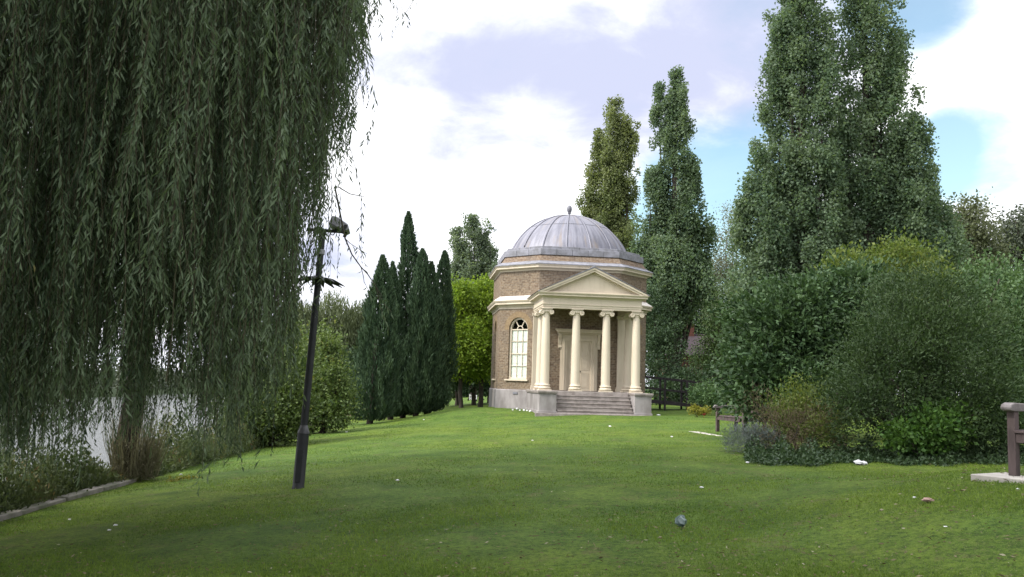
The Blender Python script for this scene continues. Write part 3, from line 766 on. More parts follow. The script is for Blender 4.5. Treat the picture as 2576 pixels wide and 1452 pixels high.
slab('pale concrete slab under the near wooden bench', (ctr.x, ctr.y, bz - .07), 1.0, 2.0, rb, .07)
bp2 = at(1805, 1087, 25.0); rb2 = R(12)
bz2 = bp2.z
bench('dark wooden bench half hidden by the laurel bush beyond the lawn', (bp2.x, bp2.y, bz2), rb2)
ctr = Vector((bp2.x, bp2.y, 0)) + Matrix.Rotation(rb2, 3, 'Z') @ Vector((-.0, -.72, 0))
slab('thin concrete slab under the half hidden bench by the laurel', (ctr.x, ctr.y, bz2 - .07), 1.5, 2.0, rb2, .06)

# ------------------------------------------------------------------ ramp beside the temple
ra, rbp = at(1600, 1001, 45.2), at(1800, 1022, 45.2)
ramp = thing('timber_ramp', 'dark timber access ramp with handrails beside the brick temple', 'ramp', (ra.x, ra.y, float(gz(ra.x, ra.y))))
A = Vector((0, 0, ra.z - ramp.location.z)); B = Vector((rbp.x - ra.x, .2, rbp.z - ramp.location.z))
def rp(t, dy, dz_): p = A.lerp(B, t); return Vector((p.x, p.y + dy, p.z + dz_))
mb = MB()
n = 30
for k in range(n):
    p, q = rp(k / n, 0, 0), rp((k + .92) / n, 0, 0)
    i = len(mb.v); mb.v += [(p.x, p.y, p.z - .05), (q.x, q.y, q.z - .05), (q.x, q.y + 1.2, q.z - .05), (p.x, p.y + 1.2, p.z - .05), (p.x, p.y, p.z), (q.x, q.y, q.z), (q.x, q.y + 1.2, q.z), (p.x, p.y + 1.2, p.z)]
    for f in ((0, 3, 2, 1), (4, 5, 6, 7), (0, 1, 5, 4), (1, 2, 6, 5), (2, 3, 7, 6), (3, 0, 4, 7)): mb.f.append(tuple(i + m for m in f)); mb.uv.append(None)
mb.build('deck', M['rampwood'], ramp)
for dy in (-.06, 1.26):
    mb = MB()
    for h in (1.12, .56, -.10):
        th = .045 if h > 0 else .08
        i = len(mb.v)
        for t in (0, 1):
            for yy, zz in ((-.025, -th), (.025, -th), (.025, th), (-.025, th)): p = rp(t, dy + yy, h + zz); mb.v.append(tuple(p))
        for f in ((0, 1, 5, 4), (1, 2, 6, 5), (2, 3, 7, 6), (3, 0, 4, 7), (3, 2, 1, 0), (4, 5, 6, 7)): mb.f.append(tuple(i + m for m in f)); mb.uv.append(None)
    mb.build('rail', M['rampwood'], ramp)
    for t in (.06, .36, .64, .98):
        p = rp(t, dy + (.07 if dy > 0 else -.07), 0); gl_ = float(gz(ramp.location.x + p.x, ramp.location.y + p.y)) - ramp.location.z
        mb = MB(); mb.box(p.x - .05, p.x + .05, p.y - .045, p.y + .045, gl_ - .3, p.z + 1.15); mb.build('post', M['rampwood'], ramp, bevel=.006)

# ------------------------------------------------------------------ house far behind
hp = at(1745, 893, 78.0)
hz = float(gz(hp.x, 78))
house = thing('brick_house', 'red brick house with dark tiled roof glimpsed through the trees', 'house', (hp.x, 78, hz), R(8))
eav = hp.z - hz
mb = MB(); mb.box(-1.9, 6, 0, 5, -.3, eav); mb.build('wall', M['redbrick'], house)
mb = MB()
mb.face([(-2.2, -.3, eav - .05), (6.3, -.3, eav - .05), (4.0, 2.5, eav + 1.9), (.2, 2.5, eav + 1.9)]); mb.face([(-2.2, 5.3, eav - .05), (-2.2, -.3, eav - .05), (.2, 2.5, eav + 1.9)])
mb.face([(6.3, -.3, eav - .05), (6.3, 5.3, eav - .05), (4.0, 2.5, eav + 1.9)]); mb.face([(6.3, 5.3, eav - .05), (-2.2, 5.3, eav - .05), (.2, 2.5, eav + 1.9), (4.0, 2.5, eav + 1.9)])
mb.face([(-2.2, 5.3, eav - .051), (6.3, 5.3, eav - .051), (6.3, -.3, eav - .051), (-2.2, -.3, eav - .051)])
mb.tube([(.2, 2.5, eav + 1.92), (4.0, 2.5, eav + 1.92)], .09, 6)
rf = mb.build('roof', M['tile'], house)
mb = MB(); mb.box(.35, .85, 2.3, 2.8, eav + 1.4, eav + 2.75); mb.box(.3, .9, 2.25, 2.85, eav + 2.75, eav + 2.83); mb.build('chimney', M['redbrick'], rf)
mb = MB()
for k in range(12): mb.box(-1.75 + k * .33, -1.69 + k * .33, -.75, -.70, 0, eav + .05)
mb.box(-1.8, 2.1, -.70, -.66, .4, .5); mb.box(-1.8, 2.1, -.70, -.66, eav - .6, eav - .5)
o = mb.build('paling_fence', M['black']); o.location = (hp.x, 78, hz); o.rotation_euler = (0, 0, R(8))
tag(o, 'black upright paling fence in front of the red brick house', 'fence')

# ------------------------------------------------------------------ vegetation builders
def mpp(Y): return Y / FPX
def ell(px, py, Y, wpx, hpx, dep=None):
    """an ellipsoid wpx x hpx as seen at distance Y, dep metres deep"""
    c = at(px, py, Y); rx_, rz_ = wpx / 2 * mpp(Y), hpx / 2 * mpp(Y)
    return (tuple(c), (rx_, dep / 2 if dep else rx_, rz_))
def base_at(px, Y):
    d = ray(px, 1000); x = d.x / d.y * Y; return Vector((x, Y, float(gz(x, Y))))
def wob(a, b, n, amp):
    a, b = Vector(a), Vector(b); out = []
    for i in range(n + 1):
        t = i / n; p = a.lerp(b, t)
        if 0 < i < n: p += Vector((random.uniform(-amp, amp), random.uniform(-amp, amp), 0))
        out.append(p)
    return out
def trunk_part(root, paths, mat, name='trunk'):
    mb = MB(); o = Vector(root.location)
    for pts, r0, r1 in paths:
        n = len(pts); mb.tube([Vector(p) - o for p in pts], [r0 + (r1 - r0) * i / (n - 1) for i in range(n)], 8)
    return mb.build(name, mat, root, smooth=60)

def bushy(name, label, cat, base, ells, n, Ln, Wd, mat, cs=.3, per=40, upb=.2, trunk_r=.08, bark='bark', group=None, shell=.5, outw=.6, stems=5, part='foliage', flat=.8):
    root = thing(name, label, cat, base, 0, group)
    P, Dd, Tn = crown_pts(ells, n, cs, per, upb, outw, shell, flat)
    g = gz(P[:, 0], P[:, 1]); ok = (P[:, 2] > g + .01) | (P[:, 0] < bx(P[:, 1]))
    P, Dd, Tn = P[ok], Dd[ok], Tn[ok]
    m = len(P)
    leaves(part, P, Dd, Ln * rng.uniform(.65, 1.25, m), Wd * rng.uniform(.7, 1.25, m), Tn, mat, root, base)
    paths = []; fork = Vector(base)
    if cat == 'tree':
        ctr = Vector(np.mean([e[0] for e in ells], axis=0)); fork = Vector(base).lerp(ctr, .45)
        paths.append((wob(Vector(base) - Vector((0, 0, .2)), fork, 4, .05), trunk_r, trunk_r * .8))
    for k in range(stems):
        c, r_ = ells[k % len(ells)]
        e = Vector(c) + Vector((random.uniform(-.6, .6) * r_[0], random.uniform(-.6, .6) * r_[1], random.uniform(-.1, .75) * r_[2]))
        b0 = Vector(base) + Vector((random.uniform(-1, 1) * trunk_r * 2, random.uniform(-1, 1) * trunk_r * 2, -.1))
        if cat == 'tree': paths.append((wob(fork, e, 5, .06 * (e - fork).length), trunk_r * .6, trunk_r * .15))
        else: paths.append((wob(b0, e, 6, .06 * (e - b0).length), trunk_r, trunk_r * .25))
    if paths: trunk_part(root, paths, M[bark], 'trunk' if cat == 'tree' else 'stem')
    return root

def poplar(label, px0, Y, plumes, n, Ln, Wd, mat, group='poplars standing behind the temple'):
    base = base_at(px0, Y); root = thing('poplar_tree', label, 'tree', base, 0, group)
    wts = np.array([(p[4] * (p[1] - p[3])) for p in plumes], float); wts /= wts.sum()
    Ps, Ds, Ts = [], [], []; paths = []
    for (xb, yb, xt, yt, Rm, dy), wg in zip(plumes, wts):
        A, B = np.array(at(xb, yb, Y + dy)), np.array(at(xt, yt, Y + dy)); ax = B - A; ln = np.linalg.norm(ax)
        per = 105; nc = int(n * wg / per)
        t = rng.uniform(0, 1, nc) ** .9; prof = 1.22 * Rm * np.clip((np.minimum(1, (1 - t) / .42) ** .75), .1, 1) * np.minimum(1, .45 + t / .18)
        az = rng.uniform(0, 6.28, nc); k = rng.uniform(0, 6.28, 3)
        prof = prof * (1 + .28 * np.sin(t * ln * 1.5 + k[0] + 2 * az) + .22 * np.sin(t * ln * 3.1 + k[1] - az))
        rr = prof * np.sqrt(rng.uniform(.12, 1, nc))
        c = A + ax * t[:, None] + np.stack([np.cos(az) * rr, np.sin(az) * rr, np.zeros(nc)], -1)
        ns = max(6, int(ln * (.9 + 1.3 * Rm))); ts_ = rng.uniform(.02, .90, ns); pa = rng.uniform(0, 6.28, ns)
        ps = 1.05 * Rm * np.clip((np.minimum(1, (1 - ts_) / .42) ** .75), .1, 1); ls = rng.uniform(.9, 2.3, ns) * (.55 + .45 * Rm)
        o3 = np.stack([np.cos(pa), np.sin(pa), np.zeros(ns)], -1); b3 = A + ax * ts_[:, None] + o3 * (ps * rng.uniform(.5, .95, ns))[:, None]
        d3 = o3 * rng.uniform(.1, .5, ns)[:, None] + np.array([0, 0, 1.0])
        si = rng.integers(0, ns, nc); q3 = rng.uniform(0, 1, nc); pick = rng.uniform(0, 1, nc) < .62
        c = np.where(pick[:, None], b3[si] + d3[si] * (ls[si] * q3)[:, None] + rng.normal(0, .1, (nc, 3)), c)
        cts = rng.poisson(per * np.where(pick, 1.0 - .45 * q3, 1.0)); idx = np.repeat(np.arange(nc), cts); m = len(idx)
        s = np.where(pick, (.20 + .10 * Rm) * (1.1 - .6 * q3), .15 + .20 * Rm * .6) * rng.uniform(.8, 1.2, nc)
        pos = c[idx] + np.clip(rng.normal(size=(m, 3)), -1.7, 1.7) * s[idx, None] * np.array([.85, .85, 1.35])
        dd = rng.normal(size=(m, 3)) * .8 + np.array([0, 0, .35])
        hi_z = B[2] - .15 + .35 * rng.uniform(0, 1, m) ** 3; pos[:, 2] = np.where(pos[:, 2] > hi_z, hi_z - rng.uniform(0, 2.2, m), pos[:, 2])
        tcl = np.where(pick, rng.uniform(0, 1, ns)[si], rng.uniform(0, .6, nc))
        Ps.append(pos); Ds.append(dd); Ts.append(.5 * tcl[idx] + .5 * rng.uniform(0, 1, m))
        q0 = Vector(base) + Vector((0, 0, .5)); mid = Vector(A).lerp(Vector(B), .12)
        paths.append((wob(q0, mid, 3, .12) + wob(mid, Vector(A).lerp(Vector(B), .9), 7, .12)[1:], .10 + .05 * Rm, .02))
    paths.append((wob(Vector(base) - Vector((0, 0, .2)), Vector(at(plumes[0][2], plumes[0][3], Y)), 9, .1), .42, .03))
    P = np.concatenate(Ps); m = len(P)
    ok = P[:, 2] > gz(P[:, 0], P[:, 1]) + .8
    P, Dd, Tn = P[ok], np.concatenate(Ds)[ok], np.concatenate(Ts)[ok]; m = len(P)
    leaves('crown', P, Dd, Ln * rng.uniform(.7, 1.3, m), Wd * rng.uniform(.7, 1.3, m), Tn, mat, root, base)
    trunk_part(root, paths, M['bark']); return root

def cypress(label, pb, yb, pt, yt, wpx, Y, n, grp='cypresses left of the temple', lean=None):
    b = base_at(pb, Y); top = at(pt, yt, Y); root = thing('cypress_tree', label, 'tree', b, 0, grp)
    ax = np.array(top - b); Rm = 1.14 * wpx / 2 * mpp(Y)
    t = rng.uniform(0.0, 1, n) ** 1.1
    def pr(t): return Rm * np.minimum(1, .52 + t / .16) * np.clip(np.clip((1 - t) / .80, 0, 1) ** .66, .035, 1) * 1.02
    az = rng.uniform(0, 6.28, n)
    k_ = rng.uniform(0, 6.28, 3); fl_ = .12 * np.sin(az * 7 + 3 * np.sin(t * 7)) + .10 * np.sin(az * 13 + t * 21) + .09 * np.sin(t * 34 + az * 3) + .14 * np.sin(t * 11 + k_[0] + az) + .10 * np.sin(t * 19 + k_[1] - 2 * az)
    rr = pr(t) * (1 + fl_) * (1 - .42 * rng.uniform(0, 1, n) ** 2.2)
    curve = np.sin(t * math.pi * 1.2) * .12 * Rm
    P = np.array(b) + np.array([0, 0, .12]) + ax * t[:, None] + np.stack([np.cos(az) * rr + curve, np.sin(az) * rr, np.zeros(n)], -1)
    Dd = np.stack([np.cos(az) * .35, np.sin(az) * .35, np.ones(n)], -1) + rng.normal(size=(n, 3)) * .22
    lng = .26 * (.5 + .5 * np.clip((1 - t) * 3, 0, 1)) * rng.uniform(.6, 1.3, n)
    leaves('crown', P, Dd, lng, .055, .4 * (np.sin(az * 7 + 3 * np.sin(t * 7)) * .5 + .5) + .6 * rng.uniform(0, 1, n), L['cypress'], root, b)
    trunk_part(root, [(wob(b - Vector((0, 0, .2)), Vector(b).lerp(top, .95), 8, .05), .16, .02)], M['bark'])
    return root

# ------------------------------------------------------------------ poplars
poplar('tallest poplar with split crown running off the top of the frame, nearer the temple', 2010, 45, [
    (2030, 930, 2020, -170, 1.35, 0), (1968, 800, 1965, 110, .85, .6), (1918, 900, 1912, 370, .95, -.6), (1888, 920, 1884, 490, .75, .2), (2062, 880, 2066, 120, .8, -.8),
    (1990, 960, 1990, 470, 2.2, .8), (1930, 1000, 1930, 600, 1.5, -.8), (2080, 980, 2085, 560, 1.3, .5), (1990, 300, 1985, -60, .8, 0)], 190000, .15, .12, L['poplar'])
poplar('broad tall poplar behind the shrubs, the rightmost of the poplars', 2190, 46, [
    (2175, 930, 2170, -170, 1.45, 0), (2250, 800, 2248, 70, 1.05, .6), (2298, 860, 2300, 270, .95, -.5), (2338, 880, 2340, 410, .85, .3), (2135, 880, 2138, 190, .7, -.7),
    (2235, 980, 2240, 430, 2.3, .6), (2385, 940, 2390, 530, .95, 0), (2310, 980, 2310, 560, 1.6, -.8), (2130, 980, 2130, 540, 1.6, .8), (2098, 900, 2104, 270, .75, .2), (2200, 300, 2215, -80, .9, 0), (2215, 720, 2222, 110, .85, -.2), (2270, 800, 2276, 330, .9, .2)], 205000, .15, .12, L['poplar'])
poplar('dark green slender poplar close behind the temple dome, right of the olive one', 1695, 60, [
    (1700, 880, 1702, 172, 1.0, 0), (1663, 620, 1660, 205, .62, .6), (1742, 790, 1738, 400, .8, -.5), (1640, 860, 1638, 425, .75, .3), (1680, 830, 1690, 520, 1.7, .5),
    (1755, 775, 1752, 545, .9, .4), (1625, 940, 1622, 600, .9, -.3), (1690, 800, 1692, 600, 1.9, -.8)], 110000, .175, .14, L['poplar'])
poplar('olive yellowing poplar rising straight behind the temple dome', 1525, 72, [(1540, 800, 1538, 245, 1.2, 0), (1502, 760, 1507, 325, 1.0, .5), (1574, 720, 1578, 280, .8, -.4), (1486, 760, 1484, 470, .7, .3), (1520, 850, 1525, 500, 2.0, .5), (1560, 850, 1566, 450, 1.0, 0)], 98000, .18, .14, L['olive'])
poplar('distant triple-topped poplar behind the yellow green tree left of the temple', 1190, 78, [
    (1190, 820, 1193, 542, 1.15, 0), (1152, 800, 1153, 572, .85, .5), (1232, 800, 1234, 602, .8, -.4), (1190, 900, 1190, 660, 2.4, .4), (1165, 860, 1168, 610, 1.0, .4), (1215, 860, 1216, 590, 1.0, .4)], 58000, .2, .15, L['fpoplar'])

# ------------------------------------------------------------------ cypresses
cypress('thick outermost cypress nearest the river, standing in front of its row', 932, 1065, 966, 652, 98, 40, 15000)
cypress('thin cypress squeezed between the thick one and the tallest', 985, 1055, 990, 668, 62, 43, 9000)
cypress('tallest cypress with a thin pointed tip', 1015, 1048, 1031, 542, 84, 44, 16000)
cypress('twin-tipped cypress right of the tallest one', 1048, 1042, 1066, 636, 84, 43, 14000)
cypress('leaning blunt cypress beside the yellow green tree', 1078, 1036, 1122, 640, 82, 45, 12000)
cypress('short dark cypress in the gap of the row', 1075, 1038, 1088, 668, 74, 43.5, 9000)

# ------------------------------------------------------------------ trees round the temple
GT = 'yellow green trees left of the temple'
b = base_at(1162, 53)
bushy('broadleaf_tree', 'bright yellow green tree touching the leaning cypress', 'tree', b, [ell(1150, 790, 53, 84, 110), ell(1162, 735, 53, 46, 76), ell(1130, 850, 53, 62, 90), ell(1175, 850, 52.5, 84, 90), ell(1148, 910, 53, 96, 66)], 17000, .17, .12, L['yellow'], .36, 70, .1, .15, group=GT, stems=6)
b = base_at(1208, 54)
bushy('broadleaf_tree', 'bright yellow green tree touching the brick temple wall', 'tree', b, [ell(1214, 800, 54, 76, 110), ell(1222, 742, 54, 44, 76), ell(1196, 862, 53.5, 66, 76), ell(1230, 870, 54, 60, 100), ell(1208, 915, 54, 90, 60)], 17000, .17, .12, L['yellow'], .36, 70, .1, .17, group=GT, stems=6)
# dark thicket behind their trunks: four more trees, only their low crowns and stems show
for i, (px, Y, lab) in enumerate([(1098, 57, 'dark tree in the shade behind the leaning cypress'), (1150, 60, 'dark tree with forked trunk behind the yellow green trees'), (1192, 58, 'thin dark tree behind the yellow green trees'), (1232, 61, 'dark tree hard against the temple wall')]):
    b = base_at(px, Y)
    bushy('shade_tree', lab, 'tree', b, [ell(px, 900, Y, 105, 150), ell(px + 8, 830, Y, 90, 120)], 8000, .22, .16, L['hedge'], .4, 40, 0, .17, group='dark trees behind the yellow green ones', stems=3)
b = base_at(1745, 92)
bushy('shade_tree', 'dark tree rising behind the roof of the red brick house', 'tree', b, [ell(1745, 800, 92, 150, 190), ell(1690, 850, 92, 110, 130), ell(1790, 840, 90, 110, 150), ell(1740, 720, 92, 100, 120)], 16000, .3, .22, L['hedge'], .55, 40, 0, .3, stems=5)
b = base_at(1160, 95)
bushy('hedge', 'dark hedge closing the view behind the shaded tree trunks', 'hedge', b, [ell(px, 985, 95, 90, 70, 3) for px in (1000, 1060, 1120, 1180, 1240)], 12000, .3, .22, L['hedge'], .5, 40, .1, .05, stems=3)
b = base_at(850, 52)
# distant weeping willow behind the lamp
def hanging(name, label, base, ells, nst, mat, lf, wd, lmin, lmax, group=None):
    root = thing(name, label, 'tree', base, 0, group); Ps, Ds, Ts = [], [], []
    for c, r_ in ells:
        d = unit(nst); d[:, 2] = np.abs(d[:, 2]); s = np.asarray(c) + d * np.asarray(r_) * rng.uniform(.75, 1, nst)[:, None]
        for k in range(nst):
            ln = rng.uniform(lmin, lmax); m = int(ln / (lf * .42)); q = np.linspace(0, 1, m)
            sw = rng.normal(0, .1, 2)
            p = s[k] + np.stack([sw[0] * q + rng.normal(0, .05, m), sw[1] * q + rng.normal(0, .05, m), -ln * q], -1)
            dd = np.stack([rng.normal(0, .35, m), rng.normal(0, .35, m), -np.ones(m)], -1)
            Ps.append(p); Ds.append(dd); Ts.append(.5 * rng.uniform() + .5 * rng.uniform(0, 1, m))
    P = np.concatenate(Ps); Dd = np.concatenate(Ds); Tn = np.concatenate(Ts)
    ok = P[:, 2] > np.maximum(gz(P[:, 0], P[:, 1]), 0) + .15; P, Dd, Tn = P[ok], Dd[ok], Tn[ok]; m = len(P)
    leaves('crown', P, Dd, lf * rng.uniform(.7, 1.3, m), wd, Tn, mat, root, base)
    paths = [(wob(Vector(base) - Vector((0, 0, .3)), Vector(e[0]) + Vector((0, 0, .5 * e[1][2])), 6, .15), .28, .06) for e in ells]
    trunk_part(root, paths, M['bark']); return root
hanging('weeping_willow', 'far weeping willow with drooping grey green crown behind the lamp post', b, [ell(835, 840, 52, 150, 235), ell(905, 850, 53, 110, 215), ell(775, 860, 51, 110, 230), ell(735, 855, 50, 100, 235)], 520, L['willow2'], .26, .055, 1.6, 3.6)
b = base_at(905, 47)
bushy('bush', 'dark low bush between the far willow and the outermost cypress', 'bush', b, [ell(880, 985, 47, 90, 110), ell(840, 960, 46, 90, 140), ell(900, 920, 49, 60, 100)], 9000, .15, .1, L['hedge'], .25, 40, .1, .05)
b = base_at(815, 33.5)
bushy('bush', 'tall speckled green bush on the river bank just right of the lamp post', 'bush', b, [ell(815, 960, 33.5, 120, 250), ell(850, 1010, 33, 80, 120), ell(780, 1000, 34, 110, 190), ell(810, 880, 34, 80, 110)], 17000, .12, .08, L['bankbush'], .24, 40, .15, .07)
b = base_at(690, 27)
bushy('bush', 'big dark green bush on the river bank left of the lamp post', 'bush', b, [ell(690, 950, 27.5, 150, 290), ell(620, 990, 27, 130, 230), ell(735, 1010, 27, 90, 160), ell(660, 1050, 26.5, 160, 110)], 22000, .11, .075, L['bankbush'], .22, 40, .1, .07)
# right of the temple
b = base_at(1830, 66)
bushy('birch_tree', 'thin pale birch showing between the slender and the tallest poplar', 'tree', b, [ell(1830, 640, 66, 75, 200), ell(1815, 740, 66, 95, 180), ell(1850, 570, 66, 45, 110), ell(1800, 690, 66, 50, 120)], 8500, .16, .09, L['birch'], .42, 22, -.4, .12, bark='paleb', stems=7)
b = base_at(1822, 50)
bushy('yew_tree', 'dark conical yew in front of the red brick house', 'tree', b, [ell(1822, 832, 50, 110, 130), ell(1834, 770, 50, 80, 130), ell(1855, 870, 50, 130, 90), ell(1792, 872, 50, 70, 60), ell(1770, 905, 50, 70, 50)], 14000, .16, .06, L['yew'], .26, 40, -.2, .14)
b = base_at(1668, 56)
bushy('shrub', 'dark ivy covered thicket right beside the temple above the ramp', 'shrub', b, [ell(1668, 900, 56, 95, 190), ell(1650, 800, 57, 75, 200), ell(1735, 968, 55, 130, 90), ell(1800, 960, 53, 100, 100), ell(1690, 980, 54, 130, 80)], 17000, .15, .11, L['hedge'], .28, 40, .15, .08)
b = base_at(1770, 38)
bushy('shrub', 'small green shrub growing where the ramp ends', 'shrub', b, [ell(1770, 992, 38, 72, 50), ell(1795, 1000, 37.5, 50, 44)], 3200, .10, .07, L['rbush'], .14, 30, .3, .03)
b = base_at(1758, 35)
bushy('flower_bed_plant', 'low yellow bedding plant on the lawn below the small shrub', 'plant', b, [ell(1755, 1032, 35, 46, 18)], 900, .07, .06, L['ypl'], .07, 25, .4, .01, stems=2)
b = base_at(1771, 34.9); mb = MB(); mb.tube([(0, 0, 0), (0, 0, .12)], .006, 5); mb.lathe([(.0, .1), (.06, .12), (.07, .16), (.03, .19), (0, .19)], 9)
m_, N_ = newmat('red_petals'); finish(N_, principled(N_, (.5, .02, .05), .6)); o = mb.build('red_flower', m_); o.location = b; tag(o, 'single small red flower beside the yellow bedding plant', 'flower')

b = base_at(1985, 22)
bushy('laurel_bush', 'rounded glossy laurel bush with large leaves right of the lawn', 'bush', b, [ell(1965, 870, 22, 265, 300), ell(2030, 790, 22.5, 230, 200), ell(1918, 950, 21.5, 180, 190), ell(2080, 880, 22.5, 260, 300), ell(2000, 990, 21.5, 240, 150), ell(2140, 740, 23, 200, 150)], 36000, .15, .07, L['laurel'], .2, 36, -.05, .09, outw=.9)
b = base_at(2240, 30)
bushy('yellowing_tree', 'tree with yellow green top rising behind the laurel and the big shrub', 'tree', b, [ell(2230, 720, 30, 260, 190), ell(2150, 690, 30, 130, 90), ell(2270, 660, 30, 150, 90), ell(2320, 750, 30, 200, 170)], 20000, .14, .09, L['ygtop'], .26, 38, .2, .12, stems=7)
b = base_at(2330, 17)
bushy('bush', 'largest olive green bush with fine leaves in the middle of the right shrubs', 'bush', b, [ell(2290, 870, 17.5, 330, 330), ell(2390, 910, 17, 330, 330), ell(2230, 960, 16.8, 280, 260), ell(2340, 760, 18, 260, 160), ell(2420, 1020, 16.5, 300, 220), ell(2160, 1030, 16.4, 170, 160)], 52000, .085, .028, L['fine'], .17, 36, .35, .06, stems=14, outw=.8)
b = base_at(2540, 19)
bushy('bush', 'soft green bush behind the near bench at the frame edge', 'bush', b, [ell(2540, 800, 19.5, 240, 240), ell(2590, 900, 18.5, 260, 320), ell(2500, 730, 20, 150, 130), ell(2570, 1040, 17, 220, 200), ell(2640, 760, 20, 200, 200)], 30000, .1, .06, L['rbush'], .2, 36, .15, .07, stems=8)
b = base_at(2450, 56)
bushy('broadleaf_tree', 'dull brownish green tree right of the broad poplar', 'tree', b, [ell(2430, 590, 56, 130, 170), ell(2400, 640, 56, 110, 160), ell(2470, 630, 56, 110, 120), ell(2440, 680, 57, 150, 110), ell(2430, 530, 56, 60, 70)], 16000, .22, .13, L['rtree'], .45, 36, -.15, .28, stems=7)
b = base_at(2570, 60)
bushy('broadleaf_tree', 'dark tree cut by the right edge of the frame', 'tree', b, [ell(2550, 600, 60, 130, 110), ell(2600, 620, 60, 170, 150), ell(2520, 640, 60, 80, 60), ell(2620, 560, 60, 120, 100)], 11000, .24, .15, L['dtree'], .5, 36, -.05, .3, stems=7)
b = base_at(2330, 40)
bushy('hedge', 'dark hedge filling the gap below the broad poplar', 'hedge', b, [ell(px, py, 40, 190, 190, 3) for px, py in ((1900, 900), (2020, 850), (2140, 830), (2270, 830), (2400, 850), (2520, 860), (2620, 860))], 22000, .16, .11, L['hedge'], .3, 40, .1, .07, stems=7)
# low plants along the front of the shrubs
b = base_at(1885, 17.6)
bushy('lavender_plant', 'silvery grey lavender at the corner of the right shrubs', 'plant', b, [ell(1880, 1110, 17.6, 110, 60), ell(1915, 1100, 17.4, 80, 60)], 5200, .075, .010, L['lav'], .085, 40, .6, .012, stems=6)
b = base_at(1960, 17)
bushy('dry_plant', 'brown withered plant between the lavender and the big shrub', 'plant', b, [ell(1975, 1080, 17.2, 130, 120), ell(2060, 1085, 16.8, 140, 120), ell(1920, 1030, 18.5, 60, 90)], 3800, .10, .011, L['brown'], .14, 34, .6, .012, stems=10)
b = base_at(2010, 18.4)
bushy('shrub', 'low yellowish green shrub behind the withered brown plant', 'shrub', b, [ell(1990, 1040, 18.4, 110, 120), ell(2050, 1030, 18, 100, 130), ell(2080, 1080, 16.9, 90, 90)], 7000, .07, .03, L['ygtop'], .12, 34, .3, .02, stems=6)
b = base_at(2330, 15.6)
bushy('shrub', 'bright green leafy shrub at the foot of the largest bush', 'shrub', b, [ell(2330, 1085, 15.8, 130, 100), ell(2280, 1100, 15.6, 80, 60), ell(2380, 1060, 16, 90, 90)], 4200, .085, .06, L['bright'], .12, 30, .2, .02, stems=5)
# ivy carpet
px = rng.uniform(1880, 2580, 15000); fr_ = .45 * np.sin(px * .021) + .3 * np.sin(px * .057 + 1); Yv = 15.1 + fr_ * .6 + 2.3 * rng.uniform(0, 1, 15000)
dx = (px - 1288) / FPX * Yv; P = np.stack([dx, Yv, gz(dx, Yv) + rng.uniform(0, 1, 15000) ** 1.6 * (.06 + .34 * np.clip((Yv - 15.1 - fr_ * .6) / 1.5, 0, 1) * (.6 + .4 * np.sin(px * .09)))], -1)
o = leaves('ivy', P, rng.normal(size=(15000, 3)) + np.array([0, -.5, .2]), (.06 * rng.uniform(.6, 1.3, 15000)), .042, rng.uniform(0, 1, 15000), L['ivy']); tag(o, kind='stuff')

# ------------------------------------------------------------------ river bank growth
n = 60000
Yv = 8 + 26 * rng.uniform(0, 1, n) ** 1.1; xe = bx(Yv) + .25 * sstep(Yv, 16.6, 18) + .75 * sstep(Yv, 21, 27)
hgt = (.5 + .3 * np.sin(Yv * 1.3) + .25 * np.sin(Yv * 3.1 + 1)).clip(.2) + .35 * sstep(Yv, 18.5, 20) + 1.0 * (1 - sstep(Yv, 12.5, 16.5)) * (.6 + .4 * np.sin(Yv * 4.3))
u = rng.uniform(-1, 1, n); P = np.stack([xe - .6 + u * .52 + rng.normal(0, .06, n), Yv, gz(xe, Yv) - .25 * (u < -.2) + hgt * rng.uniform(0, 1, n) ** 1.3 * (1 - .75 * np.clip(u, 0, 1))], -1)
o = leaves('undergrowth', P, rng.normal(size=(n, 3)) * .7 + np.array([0, 0, .8]), .09 * rng.uniform(.5, 1.5, n), .035, rng.uniform(0, 1, n) * .5 + .5 * (np.sin(Yv * 2.3) * .5 + .5), L['weeds']); tag(o, kind='stuff')
b = base_at(385, 17.6); b.x -= .25
root = thing('reed_clump', 'clump of tall brown reed stems on the river bank in front of the water', 'reeds', b)
n = 420; th = rng.uniform(0, 6.28, n); rr = .40 * np.sqrt(rng.uniform(0, 1, n)); P = np.array(b) + np.stack([np.cos(th) * rr, np.sin(th) * rr, np.zeros(n)], -1)
leaves('stem', P, np.stack([np.cos(th) * rr * .5, np.sin(th) * rr * .5, np.ones(n)], -1) + rng.normal(0, .07, (n, 3)), rng.uniform(.6, 1.75, n), .012, rng.uniform(0, 1, n), L['reed'], root, b)
n = 1500; th = rng.uniform(0, 6.28, n); rr = .46 * np.sqrt(rng.uniform(0, 1, n)); P = np.array(b) + np.stack([np.cos(th) * rr, np.sin(th) * rr, rng.uniform(0, .75, n)], -1)
leaves('foliage', P, rng.normal(size=(n, 3)) * .5 + np.array([0, 0, .8]), .12, .02, rng.uniform(0, 1, n), L['reed'], root, b)
# far shore wood
ells = []
for k in range(46):
    y = 20 + k * 5.2 + random.uniform(-1.5, 1.5); h = random.uniform(1.3, 2.6); ells.append(((-50.5 + random.uniform(-2, 2), y, .3 + h * .75), (2.6, 3.8, h)))
P, Dd, Tn = crown_pts(ells, 34000, .5, 36)
o = leaves('far_wood', P, Dd, .42, .3, Tn, L['dtree']); tag(o, kind='stuff')

